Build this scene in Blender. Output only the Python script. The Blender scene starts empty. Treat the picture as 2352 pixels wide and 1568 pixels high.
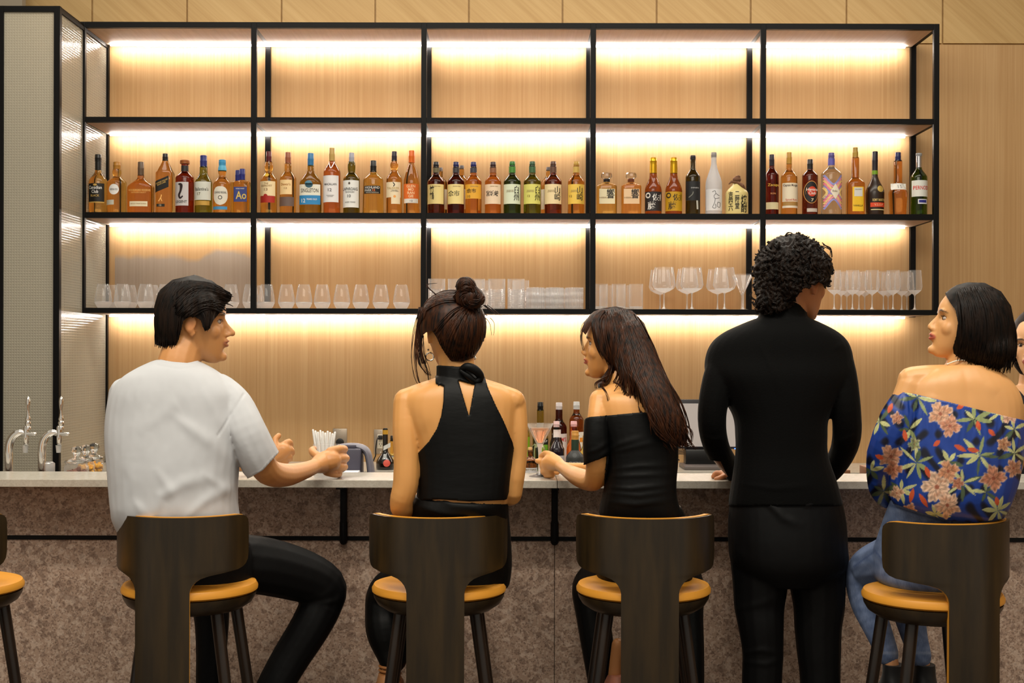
import bpy, bmesh, math, random
import numpy as np
from mathutils import Vector, Matrix
from mathutils.bvhtree import BVHTree
random.seed(7); np.random.seed(7)
SC = bpy.context.scene
COL = SC.collection
F, HZ, CX, CZ = 3060.0, 815.0, 1176.0, 1.443
ROLL = math.radians(0.15)
cR, sR = math.cos(ROLL), math.sin(ROLL)

def unroll(px, py):
    dx, dy = px - CX, py - HZ
    return CX + dx*cR + dy*sR, HZ - dx*sR + dy*cR
def W(px, py, Y):
    """point of the place seen at photograph pixel (px, py), standing Y metres away"""
    px, py = unroll(px, py)
    return Vector(((px-CX)*Y/F, Y, CZ-(py-HZ)*Y/F))
def PX(co):
    """numpy (n,3) world -> (n,2) pixels"""
    x = co[:, 0]*F/co[:, 1]; y = (CZ-co[:, 2])*F/co[:, 1]
    return np.stack([CX + x*cR - y*sR, HZ + x*sR + y*cR], 1)

# ---------------------------------------------------------------- materials
def lin(c):
    return tuple(((v/255)/12.92 if v/255 <= .04045 else ((v/255+.055)/1.055)**2.4) for v in c) + (1,)
def newmat(name):
    m = bpy.data.materials.new(name); m.use_nodes = True
    nt = m.node_tree; b = nt.nodes['Principled BSDF']
    return m, nt, b
def mat(name, rgb, rough=.5, metal=0, trans=0, ior=1.45, emis=0, spec=None, coat=0, noise=None, bump=None, sheen=0):
    m, nt, b = newmat(name)
    b.inputs['Base Color'].default_value = lin(rgb)
    b.inputs['Roughness'].default_value = rough
    b.inputs['Metallic'].default_value = metal
    b.inputs['Transmission Weight'].default_value = trans
    b.inputs['IOR'].default_value = ior
    if spec is not None: b.inputs['Specular IOR Level'].default_value = spec
    if coat: b.inputs['Coat Weight'].default_value = coat; b.inputs['Coat Roughness'].default_value = .05
    if sheen: b.inputs['Sheen Weight'].default_value = sheen; b.inputs['Sheen Roughness'].default_value = .4
    if emis:
        b.inputs['Emission Color'].default_value = lin(rgb); b.inputs['Emission Strength'].default_value = emis
    if noise:   # (scale vector, rgb2, amount)
        tc = nt.nodes.new('ShaderNodeTexCoord'); mp = nt.nodes.new('ShaderNodeMapping'); n = nt.nodes.new('ShaderNodeTexNoise'); r = nt.nodes.new('ShaderNodeMix')
        r.data_type = 'RGBA'
        mp.inputs['Scale'].default_value = noise[0]; n.inputs['Scale'].default_value = 1; n.inputs['Detail'].default_value = 4
        nt.links.new(tc.outputs['Object'], mp.inputs[0]); nt.links.new(mp.outputs[0], n.inputs['Vector'])
        mr = nt.nodes.new('ShaderNodeMapRange'); mr.inputs[1].default_value = .35; mr.inputs[2].default_value = .65; mr.inputs[4].default_value = noise[2]
        nt.links.new(n.outputs[0], mr.inputs[0]); nt.links.new(mr.outputs[0], r.inputs[0])
        r.inputs[6].default_value = lin(rgb); r.inputs[7].default_value = lin(noise[1])
        nt.links.new(r.outputs[2], b.inputs['Base Color'])
    if bump:    # (scale vector, strength, distance)
        tc = nt.nodes.new('ShaderNodeTexCoord'); mp = nt.nodes.new('ShaderNodeMapping'); n = nt.nodes.new('ShaderNodeTexNoise'); bp = nt.nodes.new('ShaderNodeBump')
        mp.inputs['Scale'].default_value = bump[0]; n.inputs['Scale'].default_value = 1; n.inputs['Detail'].default_value = 3
        nt.links.new(tc.outputs['Object'], mp.inputs[0]); nt.links.new(mp.outputs[0], n.inputs['Vector']); nt.links.new(n.outputs[0], bp.inputs['Height'])
        bp.inputs['Strength'].default_value = bump[1]; bp.inputs['Distance'].default_value = bump[2]
        nt.links.new(bp.outputs[0], b.inputs['Normal'])
    return m
def wood(name, c1, c2, c3, rot=0, sx=120, sz=1.3, rough=.5, grey=None):
    m, nt, b = newmat(name); N = nt.nodes; L = nt.links
    g = N.new('ShaderNodeNewGeometry'); mp = N.new('ShaderNodeMapping'); mp2 = N.new('ShaderNodeMapping'); vr = N.new('ShaderNodeVectorRotate')
    vr.rotation_type = 'Y_AXIS'; vr.inputs['Angle'].default_value = rot
    L.new(g.outputs['Position'], vr.inputs[0])
    mp.inputs['Scale'].default_value = (sx, 6, sz); mp2.inputs['Scale'].default_value = (sx*.09, 2, sz*.25)
    L.new(vr.outputs[0], mp.inputs[0]); L.new(vr.outputs[0], mp2.inputs[0])
    n1 = N.new('ShaderNodeTexNoise'); n1.inputs['Scale'].default_value = 1; n1.inputs['Detail'].default_value = 5; n1.inputs['Roughness'].default_value = .65
    n2 = N.new('ShaderNodeTexNoise'); n2.inputs['Scale'].default_value = 1; n2.inputs['Detail'].default_value = 3; n2.inputs['Distortion'].default_value = .6
    L.new(mp.outputs[0], n1.inputs['Vector']); L.new(mp2.outputs[0], n2.inputs['Vector'])
    mx = N.new('ShaderNodeMix'); mx.data_type = 'FLOAT'; mx.inputs[0].default_value = .30
    L.new(n1.outputs[0], mx.inputs[2]); L.new(n2.outputs[0], mx.inputs[3])
    cr = N.new('ShaderNodeValToRGB'); e = cr.color_ramp.elements
    e[0].position = .36; e[0].color = lin(c1); e[1].position = .66; e[1].color = lin(c3)
    k = e.new(.5); k.color = lin(c2)
    L.new(mx.outputs[0], cr.inputs[0])
    out = cr.outputs[0]
    if grey:    # (x0, x1, z0, z1, colour) grey reflection and white-balance cast painted into the timber colour
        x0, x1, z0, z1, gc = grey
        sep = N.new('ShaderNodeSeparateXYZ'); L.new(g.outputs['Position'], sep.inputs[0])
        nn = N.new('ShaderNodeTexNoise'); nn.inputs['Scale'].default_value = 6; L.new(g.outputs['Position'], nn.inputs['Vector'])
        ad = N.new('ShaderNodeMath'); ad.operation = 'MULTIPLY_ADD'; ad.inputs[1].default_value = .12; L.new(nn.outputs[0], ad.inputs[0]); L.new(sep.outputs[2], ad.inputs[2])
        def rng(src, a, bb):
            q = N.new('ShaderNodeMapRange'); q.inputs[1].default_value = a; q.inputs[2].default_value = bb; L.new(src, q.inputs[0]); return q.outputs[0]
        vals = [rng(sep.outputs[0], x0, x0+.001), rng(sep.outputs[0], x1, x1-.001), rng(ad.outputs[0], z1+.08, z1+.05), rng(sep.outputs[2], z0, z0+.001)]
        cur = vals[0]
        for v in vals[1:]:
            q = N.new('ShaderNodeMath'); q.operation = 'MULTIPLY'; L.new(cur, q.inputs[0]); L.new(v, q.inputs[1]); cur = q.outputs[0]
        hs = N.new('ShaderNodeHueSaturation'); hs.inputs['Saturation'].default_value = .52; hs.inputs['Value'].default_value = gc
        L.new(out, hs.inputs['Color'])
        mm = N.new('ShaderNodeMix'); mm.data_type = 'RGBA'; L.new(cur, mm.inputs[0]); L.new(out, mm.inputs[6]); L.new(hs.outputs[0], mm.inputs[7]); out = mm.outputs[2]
    L.new(out, b.inputs['Base Color']); b.inputs['Roughness'].default_value = rough
    b.inputs['Specular IOR Level'].default_value = .3
    return m
def stone(name, base, dark, light, rough=.55, sc=1.0, amt=1.0):
    m, nt, b = newmat(name); N = nt.nodes; L = nt.links
    g = N.new('ShaderNodeNewGeometry')
    col = None
    def vor(scale, seedoff):
        mp = N.new('ShaderNodeMapping'); mp.inputs['Location'].default_value = (seedoff, seedoff*.7, 0); L.new(g.outputs['Position'], mp.inputs[0])
        ns = N.new('ShaderNodeTexNoise'); ns.inputs['Scale'].default_value = scale*1.2; L.new(mp.outputs[0], ns.inputs['Vector'])
        av = N.new('ShaderNodeVectorMath'); av.operation = 'MULTIPLY_ADD'; av.inputs[1].default_value = (.9/scale,)*3; L.new(ns.outputs['Color'], av.inputs[0]); L.new(mp.outputs[0], av.inputs[2])
        v = N.new('ShaderNodeTexVoronoi'); v.inputs['Scale'].default_value = scale; L.new(av.outputs[0], v.inputs['Vector']); return v
    prev = lin(base); out = None
    for scale, off, thr, c, a in ((170*sc, 0, .30, light, .35), (240*sc, 5, .25, dark, .55), (75*sc, 9, .84, dark, .45), (60*sc, 3, .86, light, .35), (30*sc, 13, .93, dark, .4)):
        v = vor(scale, off)
        sp = N.new('ShaderNodeSeparateColor'); L.new(v.outputs['Color'], sp.inputs[0])
        mr = N.new('ShaderNodeMapRange')
        if thr < .5: mr.inputs[1].default_value = thr; mr.inputs[2].default_value = thr-.05
        else: mr.inputs[1].default_value = thr; mr.inputs[2].default_value = thr+.02
        mr.inputs[4].default_value = a*amt
        L.new(sp.outputs[0], mr.inputs[0])
        mx = N.new('ShaderNodeMix'); mx.data_type = 'RGBA'; L.new(mr.outputs[0], mx.inputs[0]); mx.inputs[7].default_value = lin(c)
        if out is None: mx.inputs[6].default_value = prev
        else: L.new(out, mx.inputs[6])
        out = mx.outputs[2]
    L.new(out, b.inputs['Base Color']); b.inputs['Roughness'].default_value = rough
    return m
def vcol(name, rough=.5, spec=.4, sss=0, bump=None, sheen=0, mul=None, fine=None):
    m, nt, b = newmat(name); N = nt.nodes; L = nt.links
    a = N.new('ShaderNodeVertexColor'); a.layer_name = 'Col'
    out = a.outputs[0]
    if fine:   # (scale vec, lo, hi) value mottling
        tc = N.new('ShaderNodeTexCoord'); mp = N.new('ShaderNodeMapping'); n = N.new('ShaderNodeTexNoise')
        mp.inputs['Scale'].default_value = fine[0]; n.inputs['Scale'].default_value = 1; n.inputs['Detail'].default_value = 5
        L.new(tc.outputs['Object'], mp.inputs[0]); L.new(mp.outputs[0], n.inputs['Vector'])
        mr = N.new('ShaderNodeMapRange'); mr.inputs[1].default_value = .3; mr.inputs[2].default_value = .7; mr.inputs[3].default_value = fine[1]; mr.inputs[4].default_value = fine[2]
        L.new(n.outputs[0], mr.inputs[0])
        hs = N.new('ShaderNodeHueSaturation'); L.new(mr.outputs[0], hs.inputs['Value']); L.new(out, hs.inputs['Color']); out = hs.outputs[0]
    L.new(out, b.inputs['Base Color'])
    b.inputs['Roughness'].default_value = rough; b.inputs['Specular IOR Level'].default_value = spec
    if sss:
        b.inputs['Subsurface Weight'].default_value = sss; b.inputs['Subsurface Radius'].default_value = (1, .35, .2); b.inputs['Subsurface Scale'].default_value = .008
    if sheen: b.inputs['Sheen Weight'].default_value = sheen
    if bump:
        tc = N.new('ShaderNodeTexCoord'); mp = N.new('ShaderNodeMapping'); n = N.new('ShaderNodeTexNoise'); bp = N.new('ShaderNodeBump')
        mp.inputs['Scale'].default_value = bump[0]; n.inputs['Scale'].default_value = 1; n.inputs['Distortion'].default_value = 1
        L.new(tc.outputs['Object'], mp.inputs[0]); L.new(mp.outputs[0], n.inputs['Vector']); L.new(n.outputs[0], bp.inputs['Height'])
        bp.inputs['Strength'].default_value = bump[1]; bp.inputs['Distance'].default_value = bump[2]; L.new(bp.outputs[0], b.inputs['Normal'])
    return m
MC = {}
def cmat(rgb, rough=.4, metal=0, **k):
    key = (tuple(rgb), rough, metal, tuple(sorted(k.items())))
    if key not in MC: MC[key] = mat('colour_%d_%d_%d' % tuple(rgb), rgb, rough, metal, **k)
    return MC[key]

# ---------------------------------------------------------------- mesh building
class MB:
    def __init__(s): s.v = []; s.f = []; s.m = []
    def add(s, v, f, M=None, mi=0):
        o = len(s.v)
        s.v += [tuple(M @ Vector(p)) for p in v] if M is not None else [tuple(p) for p in v]
        s.f += [tuple(i+o for i in q) for q in f]; s.m += [mi]*len(f); return s
    def box(s, x0, x1, y0, y1, z0, z1, M=None, mi=0, b=0):
        if b:
            b = min(b, (x1-x0)*.45, (y1-y0)*.45, (z1-z0)*.45)
            bm = bmesh.new(); bmesh.ops.create_cube(bm, size=1)
            for q in bm.verts: q.co = Vector(((x0+x1)/2+q.co.x*(x1-x0), (y0+y1)/2+q.co.y*(y1-y0), (z0+z1)/2+q.co.z*(z1-z0)))
            bmesh.ops.bevel(bm, geom=bm.edges[:], offset=b, segments=2, affect='EDGES', profile=.5)
            bm.verts.index_update()
            s.add([q.co.copy() for q in bm.verts], [[q.index for q in f.verts] for f in bm.faces], M, mi); bm.free(); return s
        v = [(x, y, z) for z in (z0, z1) for y in (y0, y1) for x in (x0, x1)]
        return s.add(v, [(0, 2, 3, 1), (4, 5, 7, 6), (0, 1, 5, 4), (2, 6, 7, 3), (0, 4, 6, 2), (1, 3, 7, 5)], M, mi)
    def rings(s, R, cap0=True, cap1=True, M=None, mi=None):
        """R: list of rings (equal length); closed loops"""
        n = len(R[0]); v = [p for r in R for p in r]; f = []
        ms = []
        for i in range(len(R)-1):
            for j in range(n):
                k = (j+1) % n
                f.append((i*n+j, i*n+k, (i+1)*n+k, (i+1)*n+j)); ms.append(mi[i] if isinstance(mi, (list, tuple)) else (mi or 0))
        if cap0: f.append(tuple(reversed(range(n)))); ms.append(ms[0])
        if cap1: f.append(tuple((len(R)-1)*n+j for j in range(n))); ms.append(ms[-2] if cap0 else ms[-1])
        o = len(s.m); s.add(v, f, M); s.m[o:] = ms; return s
    def lathe(s, prof, c=(0, 0, 0), n=24, M=None, a=1, b=1, e=2.0, mi=None, cap0=True, cap1=True):
        """prof (r, z) bottom-up; superellipse exponent e, scale a/b"""
        R = []
        for r, z in prof:
            r = max(r, 1e-5); ring = []
            for j in range(n):
                t = 2*math.pi*(j+.5)/n; ct, st = math.cos(t), math.sin(t)
                x = a*r*math.copysign(abs(ct)**(2/e), ct); y = b*r*math.copysign(abs(st)**(2/e), st)
                ring.append((c[0]+x, c[1]+y, c[2]+z))
            R.append(ring)
        return s.rings(R, cap0, cap1, M, mi)
    def tube(s, pts, rad, n=14, M=None, caps=True, flat=1.0, mi=0, sub=0):
        P = [Vector(p) for p in pts]; rad = list(rad) if hasattr(rad, '__len__') else [rad]*len(P)
        if sub: P, rad = catmull(P, rad, sub)
        R = []; up = None
        k = len(P)
        for i in range(k):
            t = (P[min(i+1, k-1)]-P[max(i-1, 0)])
            t = t.normalized() if t.length > 1e-9 else Vector((0, 0, 1))
            if up is None:
                up = Vector((0, 1, 0)) if abs(t.y) < .9 else Vector((1, 0, 0))
            u = (up - t*up.dot(t)).normalized(); w = t.cross(u); up = u
            def ring(c, r): return [c + u*(math.cos(2*math.pi*j/n)*r*flat) + w*(math.sin(2*math.pi*j/n)*r) for j in range(n)]
            if i == 0 and caps:
                for a in (80, 55, 28): R.append(ring(P[0]-t*rad[0]*math.sin(math.radians(a)), rad[0]*math.cos(math.radians(a))))
            R.append(ring(P[i], rad[i]))
            if i == k-1 and caps:
                for a in (28, 55, 80): R.append(ring(P[i]+t*rad[i]*math.sin(math.radians(a)), rad[i]*math.cos(math.radians(a))))
        return s.rings(R, True, True, M, mi)
    def ell(s, c, r, n=20, M=None, mi=0, rot=None):
        c = Vector(c); R = []
        m = n//2
        for i in range(m+1):
            ph = -math.pi/2+math.pi*(i+.02)/(m+.04)
            ring = []
            for j in range(n):
                t = 2*math.pi*j/n
                p = Vector((r[0]*math.cos(ph)*math.cos(t), r[1]*math.cos(ph)*math.sin(t), r[2]*math.sin(ph)))
                if rot is not None: p = rot @ p
                ring.append(c+p)
            R.append(ring)
        return s.rings(R, True, True, M, mi)
def catmull(P, rad, sub):
    Q = []; q = []
    k = len(P)
    for i in range(k-1):
        p0, p1, p2, p3 = P[max(i-1, 0)], P[i], P[i+1], P[min(i+2, k-1)]
        r0, r1, r2, r3 = rad[max(i-1, 0)], rad[i], rad[i+1], rad[min(i+2, k-1)]
        for j in range(sub):
            t = j/sub; t2 = t*t; t3 = t2*t
            c = (-.5*t3+t2-.5*t, 1.5*t3-2.5*t2+1, -1.5*t3+2*t2+.5*t, .5*t3-.5*t2)
            Q.append(p0*c[0]+p1*c[1]+p2*c[2]+p3*c[3]); q.append(r0*c[0]+r1*c[1]+r2*c[2]+r3*c[3])
    Q.append(P[-1]); q.append(rad[-1])
    return Q, q
def loft(mb, S, sub=4, n=32, e=2.3, M=None):
    """S rows (cx, cy, cz, a, b) horizontal superellipse sections, smoothed"""
    A = np.array(S, float); out = []
    for i in range(len(A)-1):
        p0, p1, p2, p3 = A[max(i-1, 0)], A[i], A[i+1], A[min(i+2, len(A)-1)]
        for j in range(sub):
            t = j/sub; t2 = t*t; t3 = t2*t
            out.append(p0*(-.5*t3+t2-.5*t)+p1*(1.5*t3-2.5*t2+1)+p2*(-1.5*t3+2*t2+.5*t)+p3*(.5*t3-.5*t2))
    out.append(A[-1]); R = []
    for c0, c1, c2, a, b in out:
        ring = []
        for j in range(n):
            t = 2*math.pi*j/n; ct, st = math.cos(t), math.sin(t)
            ring.append((c0+a*math.copysign(abs(ct)**(2/e), ct), c1+b*math.copysign(abs(st)**(2/e), st), c2))
        R.append(ring)
    return mb.rings(R, True, True, M)
def ploft(mb, rows, **k):
    """rows (pxL, pxR, py, Y, halfdepth) in photograph pixels at distance Y"""
    S = []
    for l, r, y, Y, b in rows:
        p = W((l+r)/2, y, Y); S.append((p.x, p.y, p.z, (r-l)/2*Y/F, b))
    return loft(mb, S, **k)
def ptube(mb, rows, sub=4, **k):
    """rows (px, py, Y, radius_px)"""
    return mb.tube([W(x, y, Y) for x, y, Y, r in rows], [r*Y/F for x, y, Y, r in rows], sub=sub, **k)

def mesh_from(mb, name='m', base=(0, 0, 0)):
    me = bpy.data.meshes.new(name); b = Vector(base)
    me.from_pydata([tuple(Vector(p)-b) for p in mb.v], [], mb.f); me.validate(clean_customdata=False)
    if len(me.polygons) == len(mb.m): me.polygons.foreach_set('material_index', mb.m)
    me.update(); return me
def ob(name, mb, mats, parent=None, base=None, smooth=True, sharp=40):
    """links one mesh object; vertices are given in the place's own frame, the parent sits at base"""
    if base is None: base = parent['_base'] if parent is not None and '_base' in parent else (0, 0, 0)
    me = mesh_from(mb, name, base) if isinstance(mb, MB) else mb
    bm = bmesh.new(); bm.from_mesh(me); bmesh.ops.recalc_face_normals(bm, faces=bm.faces); bm.to_mesh(me); bm.free()
    me.materials.clear()
    for m in (mats if isinstance(mats, (list, tuple)) else [mats]): me.materials.append(m)
    if smooth:
        me.polygons.foreach_set('use_smooth', [True]*len(me.polygons)); me.set_sharp_from_angle(angle=math.radians(sharp))
    o = bpy.data.objects.new(name, me); COL.objects.link(o)
    if parent is not None: o.parent = parent
    else: o.location = base
    return o
def thing(name, label, cat, loc=(0, 0, 0), rz=0, group=None):
    o = bpy.data.objects.new(name, None); COL.objects.link(o); o.empty_display_size = .05
    o.location = loc; o.rotation_euler = (0, 0, rz); o['label'] = label; o['category'] = cat
    if group: o['group'] = group
    return o
BASES = {}
def based(o, loc):
    BASES[o.name] = tuple(loc); return o
def part(name, mb, mats, parent, **k):
    return ob(name, mb, mats, parent, base=BASES.get(parent.name, (0, 0, 0)), **k)
def subpart(name, mb, mats, parent, root, **k):
    return ob(name, mb, mats, parent, base=BASES.get(root.name, (0, 0, 0)), **k)
def tag(o, label, cat, group=None):
    o['label'] = label; o['category'] = cat
    if group: o['group'] = group
    return o
def structure(name, mb, mats, **k):
    o = ob(name, mb, mats, None, base=(0, 0, 0), **k); o['kind'] = 'structure'; return o
def wthing(name, label, cat, loc, group=None):
    o = thing(name, label, cat, loc, 0, group); BASES[o.name] = tuple(loc); return o

# ---------------------------------------------------------------- camera
cam = bpy.data.cameras.new('camera'); co = bpy.data.objects.new('camera', cam); COL.objects.link(co)
cam.sensor_width = 36; cam.lens = 36*F/2352; cam.shift_y = (HZ-784)/2352; cam.clip_start = .05
co.matrix_world = Matrix.Translation((0, 0, CZ)) @ Matrix.Rotation(math.pi/2, 4, 'X') @ Matrix.Rotation(ROLL, 4, 'Z')
SC.camera = co
SC.view_settings.view_transform = 'Standard'; SC.view_settings.look = 'None'; SC.view_settings.gamma = 1; SC.view_settings.exposure = 0
SC.view_settings.use_curve_mapping = False
wd = bpy.data.worlds.new('room_ambient'); SC.world = wd; wd.use_nodes = True
wd.node_tree.nodes['Background'].inputs[0].default_value = (1, .92, .78, 1); wd.node_tree.nodes['Background'].inputs[1].default_value = .55
SC.cycles.max_bounces = 12; SC.cycles.transparent_max_bounces = 16; SC.cycles.transmission_bounces = 10; SC.cycles.diffuse_bounces = 3; SC.cycles.glossy_bounces = 3
SC.cycles.caustics_reflective = False; SC.cycles.caustics_refractive = True; SC.cycles.sample_clamp_indirect = 4
SC.cycles.use_denoising = True; SC.cycles.use_adaptive_sampling = True; SC.cycles.adaptive_threshold = .02

# ---------------------------------------------------------------- shell
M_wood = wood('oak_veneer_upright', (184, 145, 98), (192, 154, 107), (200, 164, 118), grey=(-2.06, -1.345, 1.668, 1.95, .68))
M_woodA = wood('oak_veneer_diagonal_one', (188, 153, 100), (198, 164, 111), (207, 175, 122), rot=math.radians(48), sx=45)
M_woodB = wood('oak_veneer_diagonal_two', (188, 153, 100), (198, 164, 111), (207, 175, 122), rot=math.radians(-48), sx=45)
M_black = mat('black_powder_coated_metal', (7, 6, 6), .5, spec=.2)
M_dark = mat('dark_groove', (28, 22, 18), .8)
M_under = mat('pale_shelf_laminate', (196, 172, 150), .55, noise=((90, 4, 4), (182, 156, 132), .6))
M_led = mat('led_strip_diffuser', (255, 250, 243), .5, emis=62.0)
YF, YB = 6.50, 6.88          # front and rear of the shelf frame
YW = 6.905                   # wall face
sF = YF/F; sB = YB/F
def zf(py): return CZ-(py-HZ)*sF
def xf(px): return (px-CX)*sF
def zw(py): return CZ-(py-HZ)*YW/F
def xw(px): return (px-CX)*YW/F

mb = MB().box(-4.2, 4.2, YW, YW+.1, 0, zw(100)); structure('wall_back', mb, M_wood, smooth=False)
mb = MB()
seams = [-225, -8, 210, 428, 645, 860, 1075, 1290, 1506, 1722, 1942, 2163, 2380, 2600]
mb.box(-4.2, 4.2, YW+.015, YW+.1, zw(100), 3.9, mi=2)
for i in range(len(seams)-1):
    mb.box(xw(seams[i]+2), xw(seams[i+1]-2), YW, YW+.02, zw(96.5), 3.86, mi=i % 2)
structure('wall_upper', mb, [M_woodA, M_woodB, M_dark], smooth=False)
M_floor = stone('floor_stone', (96, 84, 74), (66, 56, 48), (120, 108, 96))
structure('floor', MB().box(-4.2, 4.2, -2.0, YW+.1, -.06, 0), M_floor, smooth=False)
M_plain = mat('warm_grey_paint', (150, 138, 120), .7)
structure('wall_left', MB().box(-4.3, -4.2, 2.0, YW+.1, 0, 3.9), M_plain, smooth=False)
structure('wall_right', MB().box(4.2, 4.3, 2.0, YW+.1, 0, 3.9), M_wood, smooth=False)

# ---------------------------------------------------------------- shelving
POST = [187, 581, 972, 1361, 1752, 2150]
LV = [(3.0637, 3.036), (2.600, 2.574), (2.135, 2.107), (1.668, 1.643)]      # top, bottom of each frame level
sh = wthing('bottle_shelf', 'wall-mounted black metal shelving with five lit bays of bottles and glasses', 'shelf', (0, YF, 1.643))
xs = [xf(p) for p in POST]; t = .0135
mb = MB()
ZT, ZB = LV[0][0], LV[3][1]
for x in xs:
    mb.box(x-t, x+t, YF, YF+.027, ZB, ZT, b=.002)
for i, x in enumerate(xs):
    mb.box(x-t, x+t, YB-.005, YB+.02, ZB, ZT-.001)
for z1, z0 in LV:
    for i in range(5):
        mb.box(xs[i]+t, xs[i+1]-t, YF+.002, YF+.027, z0, z1)
        if z0 > 1.7: mb.box(xs[i]+t, xs[i+1]-t, YB, YB+.018, z0+.004, z1-.006)
    for x in xs:
        mb.box(x-.011, x+.011, YF+.027, YB-.005, z0+.003, z1-.003)
part('frame', mb, M_black, sh, smooth=False)
for z1, z0 in LV:
    for i in range(5):
        part('shelf_board', MB().box(xs[i]+.011, xs[i+1]-.011, YF+.027, YB, z0+.002, z1-.001), M_under, sh, smooth=False)
for k, (z1, z0) in enumerate(LV):
    for i in range(5):
        a = xs[i]+(.001 if i else .03); b = xs[i+1]-(.001 if i < 4 else .05)
        part('led_strip', MB().box(a, b, YB-.028, YB-.016, z0-.008, z0-.001), M_led, sh, smooth=False)

# ---------------------------------------------------------------- glass partition
def reeded():
    m, nt, b = newmat('grid_textured_glass'); N = nt.nodes; L = nt.links
    g = N.new('ShaderNodeNewGeometry'); sp = N.new('ShaderNodeSeparateXYZ'); L.new(g.outputs['Position'], sp.inputs[0])
    def wave(*srcs):
        a = srcs[0]
        if len(srcs) > 1:
            q = N.new('ShaderNodeMath'); q.operation = 'ADD'; L.new(srcs[0], q.inputs[0]); L.new(srcs[1], q.inputs[1]); a = q.outputs[0]
        q = N.new('ShaderNodeMath'); q.operation = 'MULTIPLY'; q.inputs[1].default_value = 2*math.pi/.0125; L.new(a, q.inputs[0])
        s = N.new('ShaderNodeMath'); s.operation = 'SINE'; L.new(q.outputs[0], s.inputs[0]); return s.outputs[0]
    h = N.new('ShaderNodeMath'); h.operation = 'MAXIMUM'; L.new(wave(sp.outputs[0], sp.outputs[1]), h.inputs[0]); L.new(wave(sp.outputs[2]), h.inputs[1])
    bp = N.new('ShaderNodeBump'); bp.inputs['Strength'].default_value = .25; bp.inputs['Distance'].default_value = .002; L.new(h.outputs[0], bp.inputs['Height'])
    L.new(bp.outputs[0], b.inputs['Normal'])
    b.inputs['Base Color'].default_value = lin((206, 198, 178)); b.inputs['Roughness'].default_value = .16
    b.inputs['Transmission Weight'].default_value = .45; b.inputs['IOR'].default_value = 1.4
    return m
M_reed = reeded()
gp = wthing('glass_partition', 'tall black-framed partition of grid-textured glass beside the bottle shelving', 'partition', (-2.36, 6.155, 0))
YG = 6.155
xa = (131-CX)*YG/F; xb = (3-CX)*YG/F
zt = 3.046
mb = MB()
def post(x, y, w=.014, d=.014, z0=0, z1=zt): mb.box(x-w, x+w, y-d, y+d, z0, z1)
post(xa, YG); post(xb, YG, .011); post(xa, YB+.008, .012, .012)
mb.box(xb, xa, YG-.013, YG+.013, zt-.026, zt); mb.box(xa-.012, xa+.012, YG, YB, zt-.026, zt)
mb.box(xb-2.0, xb, YG-.013, YG+.013, zt-.026, zt); mb.box(xb-1.0-.011, xb-1.0+.011, YG-.013, YG+.013, 0, zt)
mb.box(xb-1.9, xa, YG-.013, YG+.013, 0, .03); mb.box(xa-.012, xa+.012, YG, YB, 0, .03)
part('frame', mb, M_black, gp, smooth=False)
part('glass_pane', MB().box(xb+.011, xa-.014, YG-.004, YG+.004, .03, zt-.026), M_reed, gp, smooth=False)
part('glass_pane', MB().box(xa-.004, xa+.004, YG+.014, YB-.004, .03, zt-.026), M_reed, gp, smooth=False)
part('glass_pane', MB().box(xb-1.0+.011, xb-.011, YG-.004, YG+.004, .03, zt-.026), M_reed, gp, smooth=False)
structure('wall_side', MB().box(-4.2, xa-.35, YG+.5, YG+.55, 0, 3.9), M_plain, smooth=False)
# white sheet behind the glass
o = ob('sign_board', MB().box(xa-.03, xa-.02, 6.42, 6.70, .88, W(215, 898, 6.5).z), cmat((226, 222, 216), .6), base=(0, 0, 0), smooth=False)
tag(o, 'plain white board standing behind the textured glass side pane', 'board')

# ---------------------------------------------------------------- counter
M_top = stone('pale_grey_quartz', (178, 172, 160), (150, 142, 128), (200, 196, 186), rough=.22, sc=1.3, amt=.5)
M_panel = stone('brown_terrazzo', (168, 141, 122), (92, 68, 56), (214, 192, 174), rough=.5)
ZC = 1.070; Y0C = 3.96; Y1C = 4.227
bc = wthing('bar_counter', 'long bar counter with pale quartz top and brown speckled stone front', 'counter', (0, 4.1, 0))
XJ = (1281-CX)*Y0C/F
mb = MB().box(-3.2, XJ-.0006, Y0C, Y1C, ZC-.023, ZC, b=.0015); mb.box(XJ+.0006, 3.4, Y0C, Y1C, ZC-.023, ZC, b=.0015)
part('countertop', mb, M_top, bc, smooth=False)
YP = 4.12; zr = CZ-(1236.5-HZ)*YP/F
xsm = (1275-CX)*YP/F
part('upper_panel', MB().box(-3.2, 3.4, YP, YP+.09, zr+.006, ZC-.023), M_panel, bc, smooth=False)
mb = MB()
for a, b in ((-3.2, -2.35), (-2.347, xsm-.001), (xsm+.001, 3.4)): mb.box(a, b, YP, YP+.09, .0, zr-.006)
part('lower_panel', mb, M_panel, bc, smooth=False)
part('shadow_gap_rail', MB().box(-3.2, 3.4, YP-.004, YP+.02, zr-.0065, zr+.0065), M_black, bc, smooth=False)
mb = MB().box(-3.2, 3.4, YP+.02, YP+.07, .0, ZC-.03)
part('backing', mb, M_dark, bc, smooth=False)
for px in (-30, 790, 1275, 1760, 2245):
    x = (px-CX)*(YP-.02)/F; mb = MB()
    mb.box(x-.0095, x+.0095, YP-.03, YP, zr-.002, ZC-.024, b=.002)
    mb.tube([(x, YP-.018, zr-.006), (x, YP-.018, zr+.05)], .0125, n=16)
    mb.box(x-.0095, x+.0095, Y0C+.03, YP, ZC-.031, ZC-.0235)
    part('bracket', mb, M_black, bc)
wk = wthing('service_worktop', 'lower stainless work surface on the staff side of the bar', 'worktop', (0, 4.4, 0))
M_steel = mat('brushed_steel', (170, 168, 164), .3, 1)
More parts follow.
